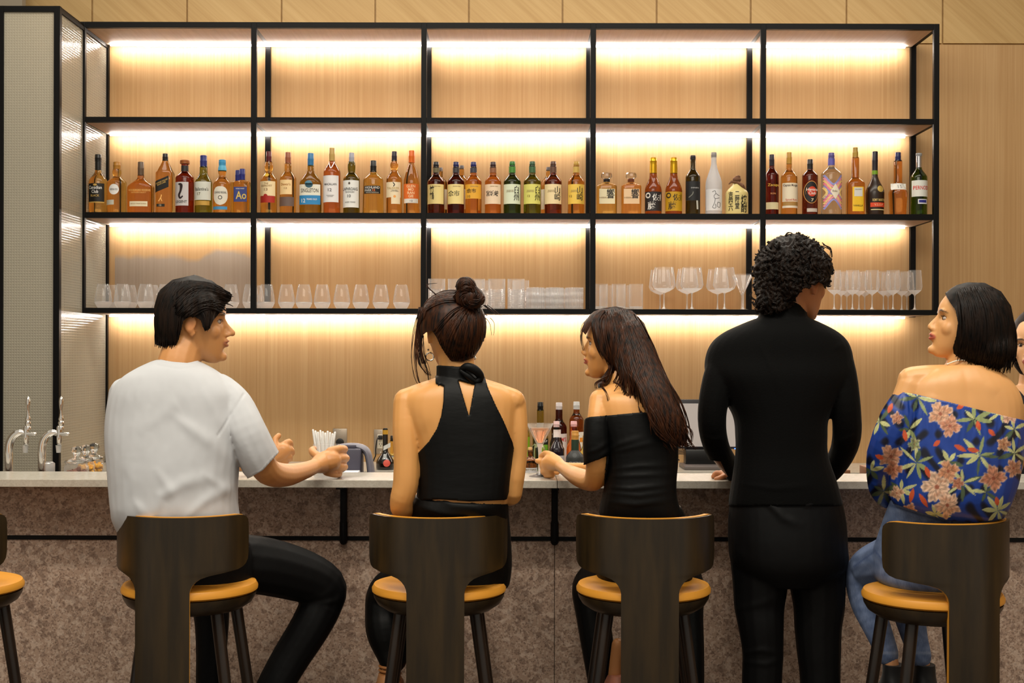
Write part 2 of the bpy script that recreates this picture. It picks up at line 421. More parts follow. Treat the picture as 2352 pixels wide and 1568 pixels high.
part('top', MB().box(-3.2, 3.4, Y1C+.004, 4.62, 1.005, 1.03), M_steel, wk, smooth=False)
part('cabinet', MB().box(-3.2, 3.4, Y1C+.01, 4.60, 0, 1.005), M_dark, wk, smooth=False)
bk = wthing('back_counter', 'low counter against the timber wall below the shelves', 'counter', (0, 6.6, 0))
ZK = .888
part('top', MB().box(-2.08, 3.4, 6.33, YW-.001, ZK-.03, ZK), M_top, bk, smooth=False)
mb = MB()
for i in range(9): mb.box(-2.07+i*.6, -2.07+i*.6+.594, 6.36, YW-.002, 0.0, ZK-.031)
part('cabinet_front', mb, M_dark, bk, smooth=False)

# ---------------------------------------------------------------- lights: ceiling lamps of the room
def area(name, loc, size, energy, col, rot=(0, 0, 0), sy=None):
    l = bpy.data.lights.new(name, 'AREA'); l.energy = energy; l.color = col; l.size = size
    if sy: l.shape = 'RECTANGLE'; l.size_y = sy
    o = bpy.data.objects.new(name, l); COL.objects.link(o); o.location = loc; o.rotation_euler = rot; return o
WARM = (1, .93, .80)
area('ceiling_light', (-.3, 1.6, 3.8), 3.4, 78, WARM, (math.radians(28), 0, 0), 1.2)
area('ceiling_light', (0, 5.2, 3.85), 4.6, 72, WARM, (math.radians(4), 0, 0), .7)
for x in (-1.9, -.95, 0, .95, 1.9):
    for y in (2.3, 4.9):
        l = bpy.data.lights.new('downlight', 'SPOT'); l.energy = 60 if y < 4 else 36; l.color = WARM; l.spot_size = math.radians(85); l.spot_blend = .6; l.shadow_soft_size = .05
        o = bpy.data.objects.new('downlight', l); COL.objects.link(o); o.location = (x, y, 3.8); o.rotation_euler = (math.radians(8 if y < 4 else 0), 0, 0)
# ================================================================ bottles and glasses
TEXT = {}
def text_mesh(body):
    if body not in TEXT:
        c = bpy.data.curves.new('t', 'FONT'); c.body = body; c.size = 1; c.resolution_u = 2; c.space_line = .9; c.align_x = 'CENTER'; c.offset = .012
        o = bpy.data.objects.new('t', c); COL.objects.link(o)
        dg = bpy.context.evaluated_depsgraph_get(); dg.update()
        me = bpy.data.meshes.new_from_object(o.evaluated_get(dg))
        v = np.array([tuple(q.co) for q in me.vertices]).reshape(-1, 3)[:, :2]
        f = [tuple(p.vertices) for p in me.polygons]
        bpy.data.objects.remove(o); bpy.data.curves.remove(c)
        if len(v):
            lo, hi = v.min(0), v.max(0); v = (v-(lo+hi)/2)/np.maximum(hi-lo, 1e-6)
        TEXT[body] = (v, f)
    return TEXT[body]
def gmat(rgb, rough=.03, ior=1.38, name='glass'):
    key = ('g', tuple(rgb), rough, ior)
    if key not in MC:
        MC[key] = mat(name+'_%d_%d_%d' % tuple(rgb), rgb, rough, trans=1, ior=ior)
    return MC[key]
M_clear = gmat((246, 248, 246), 0, 1.46, 'clear_glass')
LIQ = {'amber': (250, 204, 110), 'gold': (253, 222, 124), 'red': (206, 112, 60), 'dark': (150, 80, 44), 'brown': (186, 116, 60), 'olive': (190, 180, 84), 'green': (96, 140, 50), 'dgreen': (74, 92, 44),
       'orange': (250, 198, 108), 'clear': (246, 248, 246), 'pale': (236, 226, 170), 'maroon': (112, 36, 30), 'yellow': (244, 206, 96)}
class Bottle:
    """px: x centre, w full width, base on height zb at distance Y; everything else in photograph rows"""
    def __init__(s, name, label, x, w, Y, zb, cap, neck, sh, liq, level=None, nhw=6.5, e=2.0, dep=1.0, taper=1.0, group=None, n=28, bulge=None, opaque=None, cat='bottle', straight=False, shoulder_pow=1.0, glasscol=None, rough=.03):
        s.Y = Y; s.k = Y/F; s.zb = zb; s.e = e
        ctr = W(x, 600, Y); s.cx = ctr.x; s.pxc = x; s.zof = lambda py: W(x, py, Y).z
        s.a = w/2*s.k; s.dep = dep; s.yoff = 0
        s.root = wthing(name, label, cat, (s.cx, Y, zb), group)
        zt = s.zof(cap[0]); zc = s.zof(cap[1]); zn = s.zof(neck); zs = s.zof(sh); H = zt-zb
        rn = nhw*s.k; ra = s.a
        pr = [(ra*.86*taper, 0), (ra*.97*taper, .004), (ra*taper, .010)]
        zsl = zs-zb; znl = zn-zb
        for i in range(1, 6):
            t = i/5; pr.append((ra*(taper+(1-taper)*t), .010+(zsl-.010)*t*.999))
        for i in range(1, 8):
            t = i/7
            if straight: r = ra+(rn-ra)*t**shoulder_pow
            else: r = rn+(ra-rn)*(.5+.5*math.cos(math.pi*t))**shoulder_pow if shoulder_pow != 1 else rn+(ra-rn)*(.5+.5*math.cos(math.pi*min(1, t)))
            pr.append((r, zsl+(znl-zsl)*t))
        if bulge:
            zc_ = zc-zb
            for i in range(1, 5):
                t = i/5; pr.append((rn+bulge*s.k*math.sin(math.pi*t), znl+(zc_-znl)*t))
        pr.append((rn, zc-zb-.001))
        pr.append((rn*.9, zc-zb+.004))
        s.pr = pr
        zl = (s.zof(level)-zb) if level else 9
        if zl < 9:   # insert exact liquid line
            for i in range(len(pr)-1):
                if pr[i][1] < zl < pr[i+1][1]-1e-4:
                    t = (zl-pr[i][1])/(pr[i+1][1]-pr[i][1]); pr.insert(i+1, (pr[i][0]+(pr[i+1][0]-pr[i][0])*t, zl)); break
        mi = [0 if (pr[i][1]+pr[i+1][1])/2 < zl else 1 for i in range(len(pr)-1)]
        mb = MB(); 
        # neck section stays round: blend exponent
        R = []
        for r, z in pr:
            f_ = 0 if z <= zsl else min(1, (z-zsl)/max(1e-6, (znl-zsl)))
            ee = e+(2-e)*f_; dd = dep+(1-dep)*f_
            ring = []
            for j in range(n):
                t = 2*math.pi*(j+.5)/n; ct, st = math.cos(t), math.sin(t)
                ring.append((s.cx+r*math.copysign(abs(ct)**(2/ee), ct), Y+dd*r*math.copysign(abs(st)**(2/ee), st), zb+z))
            R.append(ring)
        mb.rings(R, True, True, None, mi)
        lm = opaque if opaque is not None else gmat(LIQ[liq] if isinstance(liq, str) else liq, rough)
        um = (gmat(glasscol, rough) if glasscol else M_clear) if opaque is None else opaque
        s.body = part('glass_body', mb, [lm, um], s.root, sharp=50)
        if len(cap) > 2:
            hw = cap[3] if len(cap) > 3 else nhw+1
            cm = cap[4] if len(cap) > 4 else cmat(cap[2], .35, 0)
            r = hw*s.k; z0 = zc-zb-.002; z1 = zt-zb
            mb = MB().lathe([(r*.9, z0), (r, z0+.001), (r*1.0, z0+(z1-z0)*.45), (r*1.04, z0+(z1-z0)*.5), (r*1.04, z0+(z1-z0)*.56), (r*.98, z0+(z1-z0)*.6), (r*.98, z1-.002), (r*.88, z1)], (s.cx, Y, zb), n=20)
            part('cap', mb, cm, s.root)
    def hw(s, z):
        z -= s.zb
        for i in range(len(s.pr)-1):
            if s.pr[i][1] <= z <= s.pr[i+1][1]:
                t = (z-s.pr[i][1])/max(1e-9, s.pr[i+1][1]-s.pr[i][1]); return s.pr[i][0]+(s.pr[i+1][0]-s.pr[i][0])*t
        return s.pr[-1][0]
    def front(s, x, z, off):
        a = s.hw(z)+off; u = min(.985, abs(x-s.cx)/a)
        zsl = s.pr[7][1]; f_ = 0 if z-s.zb <= zsl else .8
        ee = s.e+(2-s.e)*f_; dd = s.dep+(1-s.dep)*f_
        return s.Y-dd*a*(1-u**ee)**(1/ee)
    def ring(s, py0, py1, rgb, off=.0007, m=None):
        """sleeve all around the neck"""
        z0, z1 = s.zof(py1), s.zof(py0); P = []
        for i in range(4):
            z = z0+(z1-z0)*i/3; P.append((s.hw(z)+off, z-s.zb))
        mb = MB().lathe(P, (s.cx, s.Y, s.zb), n=20, cap0=False, cap1=False)
        return part('sleeve', mb, m or cmat(rgb, .4), s.root)
    def label(s, pxl, pxr, py0, py1, rgb, off=.0009, shape='rect', rough=.55, metal=0, skew=0, parent=None, name='label', m=None):
        xl, xr = W(pxl, (py0+py1)/2, s.Y).x, W(pxr, (py0+py1)/2, s.Y).x; z0, z1 = max(s.zof(py1), s.zb+.004), s.zof(py0)
        mb = MB(); nx, nz = 12, 8; xc, zc = (xl+xr)/2, (z0+z1)/2
        V = []
        if shape in ('round', 'oval', 'shield', 'diamond'):
            V.append((xc, s.front(xc, zc, off), zc)); rings = 4; n = 28; Fc = []
            for k in range(1, rings+1):
                for j in range(n):
                    t = 2*math.pi*j/n; c, q = math.cos(t), math.sin(t)
                    if shape == 'diamond': d = 1/(abs(c)+abs(q))
                    elif shape == 'shield': d = 1/(abs(c)**3+abs(q)**3)**(1/3)*(1 if q > -.2 else 1-.25*(-q-.2)*abs(c))
                    else: d = 1
                    x = xc+(xr-xl)/2*c*d*k/rings; z = zc+(z1-z0)/2*q*d*k/rings
                    V.append((x, s.front(x, z, off), z))
            for j in range(n): Fc.append((0, 1+j, 1+(j+1) % n))
            for k in range(rings-1):
                for j in range(n): Fc.append((1+k*n+j, 1+(k+1)*n+j, 1+(k+1)*n+(j+1) % n, 1+k*n+(j+1) % n))
            mb.add(V, Fc)
        else:
            Fc = []
            for i in range(nz+1):
                for j in range(nx+1):
                    x = xl+(xr-xl)*j/nx; z = z0+(z1-z0)*i/nz + skew*(x-xc)
                    V.append((x, s.front(x, z, off), z))
            for i in range(nz):
                for j in range(nx): Fc.append((i*(nx+1)+j, i*(nx+1)+j+1, (i+1)*(nx+1)+j+1, (i+1)*(nx+1)+j))
            mb.add(V, Fc)
        mm = m or cmat(rgb, rough, metal)
        if parent is not None: return subpart(name, mb, mm, parent, s.root)
        return part(name, mb, mm, s.root)
    def text(s, body, pxc, pyc, wpx, hpx, rgb, off=.0016, parent=None, skew=0, metal=0):
        v, f = text_mesh(body); mb = MB(); xc, zc = W(pxc, pyc, s.Y).x, W(pxc, pyc, s.Y).z
        V = []
        for a, b in v:
            x = xc+a*wpx*s.k; z = zc+b*hpx*s.k+skew*(x-xc)
            V.append((x, s.front(x, z, off), z))
        mb.add(V, f); mm = cmat(rgb, .5, metal)
        if parent is not None: return subpart('lettering', mb, mm, parent, s.root, smooth=False)
        return part('lettering', mb, mm, s.root, smooth=False)
    def stroke(s, pts, wpx, rgb, off=.0016, parent=None, name='emblem'):
        """painted line through photograph pixels on the front"""
        P = []; r = []
        for q in pts:
            p = W(q[0], q[1], s.Y); P.append(Vector((p.x, s.front(p.x, p.z, off), p.z))); r.append((q[2] if len(q) > 2 else wpx)/2*s.k)
        P, r = catmull(P, r, 4); mb = MB(); V = []
        for i, p in enumerate(P):
            t = P[min(i+1, len(P)-1)]-P[max(i-1, 0)]; nrm = Vector((-t.z, 0, t.x)).normalized()
            for sg in (1, -1):
                x, z = p.x+nrm.x*r[i]*sg, p.z+nrm.z*r[i]*sg; V.append((x, s.front(x, z, off), z))
        mb.add(V, [(2*i, 2*i+1, 2*i+3, 2*i+2) for i in range(len(P)-1)])
        if parent is not None: return subpart(name, mb, cmat(rgb, .5), parent, s.root, smooth=False)
        return part(name, mb, cmat(rgb, .5), s.root, smooth=False)

ZS = 2.135; YBt = 6.61; G = 'spirit bottles on the bottle shelf'
BLK, CRM, WHT, GLD = (14, 13, 13), (226, 214, 182), (226, 224, 220), (196, 160, 84)
def B(label, *a, **k): return Bottle('bottle', label, *a, group=G, **k)
def std(x, w, *a, Y=YBt, **k): return a
# ---- bay one
b = B('amber whisky bottle with black neck sleeve and square black label, beside the textured glass', 225, 41, YBt, ZS, (355, 371, BLK, 7.5), 391, 418, 'amber', nhw=6.8)
b.ring(372, 391, BLK); l = b.label(207, 243, 423, 466, (18, 16, 14)); b.label(207, 243, 465, 467.5, GLD, off=.0011, parent=l, name='border')
b.text('Canadian\nClub', 224, 437, 30, 17, WHT, parent=l); b.text('BLACK', 224, 451, 20, 5, GLD, parent=l); b.label(220, 229, 424, 429, GLD, shape='round', off=.0014, parent=l, name='crest')
b = B('round-shouldered amber whisky bottle with gold stopper and small round white label', 268, 44, YBt, ZS, (372, 388, (170, 116, 40), 8.5), 404, 420, 'amber', 410, nhw=8, bulge=2.5)
l = b.label(256, 279, 425, 449, WHT, shape='round'); b.text('ROE & CO', 267.5, 437, 17, 4, (60, 60, 60), parent=l); b.label(247, 268, 461, 472, (196, 196, 184))
b = B('broad flat-sided bourbon bottle with lettering straight on the glass and narrow cream strip', 323, 61, YBt, ZS, (372, 403, (92, 72, 54), 7), 407, 432, (244, 176, 88), 412, nhw=7.5, dep=.6, e=2.6)
b.text('WOODFORD RESERVE', 324, 438.5, 50, 4.5, (226, 178, 96)); b.text('DISTILLER\'S SELECT', 323, 444, 34, 2.6, (226, 178, 96)); l = b.label(302, 343, 464, 475.5, CRM); b.text('KENTUCKY STRAIGHT BOURBON', 322.5, 469.5, 36, 3, (150, 110, 60), parent=l)
b = B('tall square amber whisky bottle with a slanted black label', 379, 39, YBt, ZS, (353, 369, (24, 20, 20), 6.5), 370, 398, 'orange', 386, nhw=7, e=5, dep=.95, straight=True, shoulder_pow=.9)
l = b.label(360, 392, 412, 438, (20, 16, 12), skew=.42); b.text('JOHNNIE WALKER\nBLACK LABEL', 376, 421, 28, 8, GLD, parent=l, skew=.42); b.text('12', 373, 473, 5, 4, CRM); b.label(364, 383, 470, 476.5, (30, 24, 16), off=.0008)
b.stroke([(376, 449), (374, 456), (369, 464)], 2, (250, 196, 110)); b.stroke([(374, 456), (377, 464)], 1.6, (250, 196, 110))
b = B('dark red whisky bottle with wide wooden stopper and grey label showing a black curl', 424, 42, YBt, ZS, (368, 376, (150, 84, 34), 11), 394, 410, (150, 52, 24), 403, nhw=8, shoulder_pow=.7)
b.ring(381, 394, (40, 36, 38)); l = b.label(405, 437, 420, 474, (196, 190, 190)); b.text('LEGENT', 421, 465, 26, 6, (30, 22, 26), parent=l)
b.stroke([(414, 425, 2), (421, 427, 7), (420, 440, 5), (416, 450, 5), (419, 457, 4), (425, 452, 3)], 4, (40, 24, 26), parent=l)
b = B('green glass whisky bottle with blue cap, white label and gold band', 467, 40, YBt, ZS, (357, 384, (40, 46, 112), 8), 396, 422, (150, 160, 50), nhw=9, glasscol=(150, 190, 60))
l = b.label(447, 486, 419, 461, (206, 206, 196)); b.text('Ballantine\'s', 467, 436, 30, 8, (90, 90, 84), parent=l); b.text('17', 461, 447, 8, 7, (110, 100, 60), parent=l); b.label(449, 484, 463, 473, (190, 150, 70), metal=.4)
b = B('amber whisky bottle with sky-blue neck, pale shield label and thin blue strip', 510, 41, YBt, ZS, (367, 380, (64, 150, 196), 8), 402, 425, 'orange', nhw=7.5, bulge=2)
b.ring(380, 392, (84, 170, 205)); l = b.label(494, 526, 430, 473, (222, 214, 200), shape='shield'); b.text('CHIVAS REGAL', 510, 444, 28, 5, (40, 40, 44), parent=l); b.label(505, 515, 451, 460, (40, 36, 36), shape='round', off=.0014, parent=l, name='crest'); b.label(506.5, 513.5, 452.5, 458.5, (222, 214, 200), shape='round', off=.0018, parent=l, name='crest')
b.label(492, 525, 476, 483, (70, 140, 190))
b = B('square yellow spirit bottle with blue cap and blue square label against the black post', 556, 37, YBt, ZS, (388, 413, (34, 40, 120), 6.5), 414, 419, 'gold', nhw=6.5, e=6, dep=.9)
l = b.label(540, 570, 431, 465, (56, 66, 130)); b.text('Ao', 557, 450, 24, 18, (226, 196, 96), parent=l); b.text('WORLD WHISKY', 555, 435, 20, 2.6, WHT, parent=l)
B('second yellow spirit bottle with blue cap, half hidden behind the square one', 546, 34, 6.72, ZS, (391, 415, (34, 40, 120), 6), 416, 421, 'gold', nhw=6, e=6, dep=.9)
# ---- bay two
b = B('amber whisky bottle with wine-red cap and cream label over a red lower half', 617, 38, YBt, ZS, (348, 372, (92, 20, 30), 6.2), 393, 415, 'amber', 384, nhw=7.5, bulge=2.5)
l = b.label(599, 634, 418, 452, (236, 214, 170)); b.text('THE\nGLENLIVET', 615, 426, 26, 9, (150, 110, 60), parent=l); b.text('13', 614, 437, 8, 6, (140, 100, 60), parent=l); b.label(600, 633, 451, 467, (170, 40, 30)); b.label(608, 618, 447, 458, (170, 40, 30), shape='round', off=.0012, parent=l, name='crest'); b.label(609, 620, 399, 407, (220, 180, 60), shape='round')
b = B('amber whisky bottle with copper cap, small square cream label and grey lower label', 661, 38, YBt, ZS, (350, 375, (150, 84, 54), 6.5), 391, 412, 'amber', 384, nhw=8)
l = b.label(645, 673, 415, 448, (236, 204, 150)); b.text('Dewar\'s', 659, 425, 22, 6, (170, 110, 40), parent=l); b.text('12', 659, 434, 7, 4, (150, 100, 50), parent=l); b.label(643, 677, 454, 475, (104, 84, 76))
b = B('wide olive-green whisky bottle with blue cap and bright blue lower label', 713, 51, YBt, ZS, (352, 380, (48, 112, 160), 7.2), 388, 424, (190, 160, 50), 392, nhw=7.5, dep=.62, e=2.4, glasscol=(210, 220, 170))
l = b.label(689, 737, 425, 450, (226, 222, 206)); b.text('SINGLETON', 713, 439, 40, 9, (60, 50, 44), parent=l); l2 = b.label(689, 737, 450, 471, (44, 130, 186)); b.text('12', 699, 462, 9, 9, WHT, parent=l2); b.text('YEARS OLD', 718, 459, 24, 4, WHT, parent=l2); b.label(703, 721, 417, 433, (70, 120, 140), shape='round', off=.0014)
b = B('tallest bottle on the shelf, reddish whisky with tall gold cap and plain white label', 762, 39, YBt, ZS, (340, 370, (186, 152, 84), 6.8), 372, 398, (230, 146, 82), 384, nhw=7, shoulder_pow=.8)
l = b.label(743, 779, 405, 466, (226, 222, 222)); b.text('MACALLAN', 761, 425, 28, 5, (60, 56, 60), parent=l); b.text('12', 760, 438, 9, 7, (70, 66, 70), parent=l); b.text('HIGHLAND SINGLE MALT\nSCOTCH WHISKY', 761, 452, 18, 5, (120, 116, 116), parent=l)
b.stroke([(756, 372), (762, 388), (769, 372)], 2, (236, 232, 230))
b = B('green whisky bottle with light grey cap and tall white label', 807, 38, YBt, ZS, (351, 373, (160, 160, 172), 6), 394, 412, (120, 120, 40), nhw=8, glasscol=(130, 190, 40), bulge=1)
l = b.label(788, 825, 416, 478, (226, 226, 222)); b.text('LAPHROAIG', 806, 436, 34, 7, (40, 40, 40), parent=l); b.text('10', 804, 452, 8, 7, (50, 50, 50), parent=l); b.text('ISLAY SINGLE MALT\nSCOTCH WHISKY', 806, 443, 22, 4, (70, 70, 70), parent=l); b.label(802, 807, 420, 426, (90, 80, 70), shape='round', off=.0014, parent=l, name='crest'); b.text('AGED YEARS', 806, 466, 24, 3, (90, 90, 90), parent=l)
b = B('squat golden whisky bottle with black cap and narrow black label', 857, 46, YBt, ZS, (369, 395, (16, 14, 14), 7.2), 397, 414, 'gold', nhw=8, taper=1.07, shoulder_pow=.75)
l = b.label(838, 875, 429, 447, (14, 12, 12)); b.text('HIGHLAND', 857, 433, 33, 5.5, (210, 206, 200), parent=l); b.text('PARK', 848, 439.5, 16, 5, (210, 206, 200), parent=l); b.text('12', 861, 439, 6, 5, (236, 120, 40), parent=l); b.text('VIKING HONOUR', 857, 444.5, 30, 2.4, (190, 180, 160), parent=l)
b = B('amber whisky bottle with dark cap, clear bulging neck and torn-edge cream label', 905, 37, YBt, ZS, (348, 370, (40, 32, 44), 6.2), 390, 414, 'orange', 387, nhw=7, bulge=2.5)
l = b.label(888, 921, 420, 455, (232, 214, 180)); b.label(900, 920, 455, 470, (232, 214, 180), off=.0010); b.text('TALISKER', 904, 434, 28, 5, (190, 160, 100), parent=l); b.text('SINGLE MALT\nSCOTCH WHISKY', 908, 440, 18, 4, (70, 60, 50), parent=l); b.label(905, 911, 450, 456, (236, 160, 80), shape='round', off=.0014)
b.stroke([(904, 421), (908, 426), (905, 430)], 2, (30, 26, 30), parent=l)
b = B('amber whisky bottle with orange capsule, bright orange label and white strip', 945, 37, YBt, ZS, (346, 373, (226, 106, 26), 7.2), 376, 420, 'orange', 391, nhw=5.5, straight=True, shoulder_pow=1.5)
l = b.label(928, 962, 424, 458, (226, 110, 40)); b.text('GLEN\nMO\nRAN\nGIE', 945, 441, 20, 29, (250, 216, 170), parent=l); l = b.label(929, 961, 458, 468, (226, 220, 212)); b.text('12', 946, 463, 6, 4, (90, 90, 110), parent=l)
# ---- bay three
def jap(x, w, capc, sleeve, liq, lab, kan, kw, kh, kx, ky, desc, small=None, y1=470, green=None, kc=(24, 20, 18)):
    b = B(desc, x, w, YBt, ZS, (371 if green else 372, 382 if green else 385, capc, 6.6), 400, 419, liq, nhw=7.5, glasscol=green, shoulder_pow=.8)
    if sleeve: b.ring(386 if not green else 383, 397, sleeve)
    l = b.label(x-w/2+1, x+w/2-1, 425, y1, lab); b.text(kan, kx, ky, kw, kh, kc, parent=l)
    if small: b.text(small[0], small[1], small[2], small[3], small[4], (120, 96, 40), parent=l)
    b.text('SINGLE MALT WHISKY' if kx < x+4 else 'THE SINGLE MALT\nJAPANESE WHISKY', x-4 if kx > x+4 else x+3, 430 if kx < x+4 else 441, 18, 2.5 if kx < x+4 else 6, (150, 130, 90), parent=l)
    return b
PY = (232, 210, 140)
jap(1001, 39, (26, 22, 26), (110, 100, 70), (110, 50, 26), PY, '竹\n鶴', 10, 32, 993, 444, 'dark whisky bottle with black cap and two stacked brush characters on pale label')
jap(1047, 39, (22, 24, 80), (60, 56, 60), (100, 34, 28), PY, '余市', 26, 13, 1043, 446, 'dark whisky bottle with navy cap and two brush characters side by side')
jap(1087, 38, (22, 26, 90), (60, 60, 70), (240, 168, 72), (226, 166, 50), '余市', 22, 10, 1083, 440, 'amber whisky bottle with navy cap and short golden-orange label', ('10', 1077, 453, 7, 6), y1=458)
jap(1132, 38, (52, 28, 30), (140, 90, 60), (236, 160, 76), (232, 206, 176), '宮城峡', 28, 13, 1131, 446, 'amber whisky bottle with dark brown cap and three brush characters on a pinkish label')
jap(1176, 40, (44, 110, 40), (70, 130, 50), (58, 88, 34), (214, 222, 196), '白\n州', 12, 34, 1186, 446, 'green glass whisky bottle with bright green cap and pale blue-white label', green=(120, 170, 50))
jap(1222, 40, (50, 80, 52), (60, 96, 60), (120, 130, 30), (216, 210, 110), '白\n州', 12, 34, 1234, 446, 'yellow-green whisky bottle with dark green cap and lime label', ('12', 1214, 452, 6, 5), green=(150, 180, 40))
jap(1270, 40, (84, 54, 40), (96, 66, 50), (140, 66, 36), (234, 212, 164), '山\n崎', 14, 32, 1280, 446, 'brown whisky bottle with brown cap and cream label, between green and golden neighbours', green=(170, 90, 50))
jap(1323, 39, (190, 150, 60), (206, 170, 84), (240, 178, 80), (236, 196, 84), '山\n崎', 14, 32, 1331, 446, 'amber whisky bottle with gold cap and bright yellow label beside the post', ('12', 1310, 452, 6, 5), green=(220, 160, 70))
for x, t_, d in ((1011, 385, 'whisky bottle standing behind the one with stacked characters'), (1060, 380, 'whisky bottle standing behind the navy-capped dark one'), (1259, 384, 'clear-labelled whisky bottle standing behind the brown-capped one')):
    b = B(d, x, 34, 6.76, ZS, (t_, t_+8, (150, 146, 150), 5.2), t_+20, t_+36, 'amber', nhw=5.5); b.label(x-16, x+16, 436, 482, (226, 216, 190))
# ---- bay four
for x, cc, lq, lb, d in ((1393, (30, 28, 34), 'gold', (232, 218, 180), 'square golden decanter bottle with crystal stopper and black neck band'), (1449, (110, 56, 34), 'orange', (226, 190, 150), 'square orange decanter bottle with crystal stopper and brown neck band')):
    b = B(d, x, 46, YBt, ZS, (410, 417, cc, 7.5), 419, 429, lq, nhw=7.5, e=5, dep=.9, shoulder_pow=.7)
    mb = MB().lathe([(7*b.k, 0), (12*b.k, .006), (12.5*b.k, .012), (12*b.k, .024), (10*b.k, .030)], (b.cx, b.Y, W(x, 411, b.Y).z), n=12); part('stopper', mb, gmat((250, 250, 250), .02, 1.45), b.root, smooth=False)
    l = b.label(x-18, x+18, 436, 470, lb); b.text('響', x+8, 447, 18, 22, (24, 18, 20), parent=l); b.text('HIBIKI', x-8, 456, 18, 3.5, (150, 120, 80), parent=l)
for x, lb, tc, d in ((1500, (36, 30, 32), (226, 222, 216), 'brown bottle with gold foil neck and black label with large white characters'), (1547, (190, 146, 22), (40, 28, 16), 'brown shochu bottle with gold foil neck and mustard label with dark characters')):
    b = B(d, x, 39, YBt, ZS, (362, 378, (200, 160, 40), 8, cmat((206, 160, 30), .3, .7)), 398, 438, (190, 112, 54), nhw=8.2, shoulder_pow=1.3)
    b.ring(378, 398, None, m=cmat((206, 160, 30), .3, .7)); l = b.label(x-19, x+19, 442, 486, lb); b.text('佐', x+4, 455, 16, 16, tc, parent=l); b.text('藤', x-5, 474, 18, 18, tc, parent=l)
    b.label(x-18, x-8, 444, 457, tc, shape='round', off=.0013, parent=l, name='crest'); b.text('本格焼酎', x+15, 455, 3, 16, tc, parent=l); b.label(x-16, x-10, 447, 454, lb, shape='round', off=.0017, parent=l, name='crest')
b = B('slender dark green bottle with black cap and black lower label', 1591, 34, YBt, ZS, (357, 366, (44, 38, 40), 6.5), 386, 408, (70, 66, 22), nhw=6, glasscol=(60, 66, 24))
l = b.label(1575, 1607, 418, 462, (24, 24, 26)); b.text('DENEN', 1594, 433, 18, 3, (170, 170, 170), parent=l); b.stroke([(1580, 455), (1588, 448), (1590, 442)], 2, (120, 120, 110), parent=l); b.stroke([(1599, 462), (1600, 482)], 4, (190, 190, 180))
b = B('tall frosted white bottle with grey cap and pale label bearing a line drawing', 1639, 38, YBt, ZS, (350, 361, (140, 136, 134), 6.5), 370, 426, 'clear', nhw=6, shoulder_pow=1.1, opaque=mat('frosted_glass', (236, 236, 240), .45, trans=.55, ior=1.3))
l = b.label(1621, 1657, 436, 485, (216, 214, 216)); dk = (60, 60, 64)
for st in ([(1633, 443), (1639, 440), (1641, 446), (1637, 452), (1640, 458), (1650, 456)], [(1641, 446), (1650, 452)], [(1640, 458), (1638, 468), (1634, 478), (1641, 479), (1640, 470)], [(1646, 466), (1652, 468), (1650, 478), (1644, 474), (1646, 466)]): b.stroke(st, 1, dk, parent=l)
M_ceram = mat('cream_ceramic', (214, 196, 130), .35)
b = B('squat cream ceramic jug with cloth-tied top and rows of black characters', 1692, 52, YBt, ZS, (420, 421), 422, 447, 'clear', nhw=9, opaque=M_ceram, shoulder_pow=.7)
mb = MB().ell((b.cx, b.Y, W(0, 408, b.Y).z), (.021, .021, .017)); mb.ell((b.cx+.004, b.Y-.004, W(0, 402, b.Y).z), (.013, .013, .008)); M_cloth = mat('brown_cloth_wrap', (110, 74, 52), .8); part('cap_cloth', mb, M_cloth, b.root)
mb = MB().tube([(b.cx-.002, b.Y-.018, W(0, 416, b.Y).z), (b.cx-.03, b.Y-.02, W(0, 414, b.Y).z), (b.cx-.042, b.Y-.02, W(0, 419, b.Y).z)], [.006, .007, .003]).tube([(b.cx+.002, b.Y-.02, W(0, 416, b.Y).z), (b.cx+.024, b.Y-.03, W(0, 424, b.Y).z), (b.cx+.04, b.Y-.022, W(0, 434, b.Y).z)], [.007, .009, .003]); part('ribbon', mb, M_cloth, b.root)
b.text('吉\n四\n六', 1675, 464, 9, 44, BLK); b.text('二\n階\n堂', 1689, 462, 10, 40, BLK); b.text('焼\n酎', 1705, 470, 15, 40, BLK)
# ---- bay five
b = B('dark red rum bottle with black cap and gold script, against the post', 1772, 32, YBt, ZS, (355, 380, (40, 34, 44), 6), 384, 404, (120, 36, 26), nhw=6)
b.text('Zacapa', 1774, 427, 26, 8, (220, 180, 70)); l = b.label(1758, 1786, 466, 482, (220, 206, 164)); b.text('RON', 1773, 446, 12, 4, (210, 150, 90))
b = B('amber rum bottle with gold cap and cream label edged by a tan band', 1812, 38, YBt, ZS, (350, 376, (186, 140, 54), 6.2), 386, 408, 'orange', nhw=6.2, glasscol=(230, 150, 60))
l = b.label(1795, 1831, 422, 465, (230, 216, 190)); b.text('Captain Morgan', 1813, 428, 33, 7, (70, 50, 50), parent=l); b.text('Spiced Rum', 1814, 461, 26, 6, (200, 70, 50), parent=l); b.label(1796, 1831, 466, 474, (170, 130, 70), parent=l, name='band'); b.label(1795, 1831, 474, 479, (226, 214, 196), parent=l, name='band')
b = B('dark brown rum bottle with black cap and black oval label holding a red disc', 1860, 36, YBt, ZS, (366, 388, (34, 28, 26), 6.5), 390, 405, (120, 50, 30), nhw=6.5, shoulder_pow=.7)
l0 = b.label(1843.5, 1877, 417, 469, (200, 140, 70), shape='oval', off=.0007); l = b.label(1844.5, 1876, 418.5, 467.5, (22, 18, 20), shape='oval'); b.label(1851, 1872, 430, 453, (200, 60, 30), shape='round', off=.0013, parent=l, name='disc'); b.text('Havana\nClub', 1862, 441, 26, 15, (236, 226, 220), off=.002, parent=l); b.text('7', 1862, 461, 6, 7, CRM, parent=l); b.label(1850, 1874, 480, 488, (190, 180, 170))
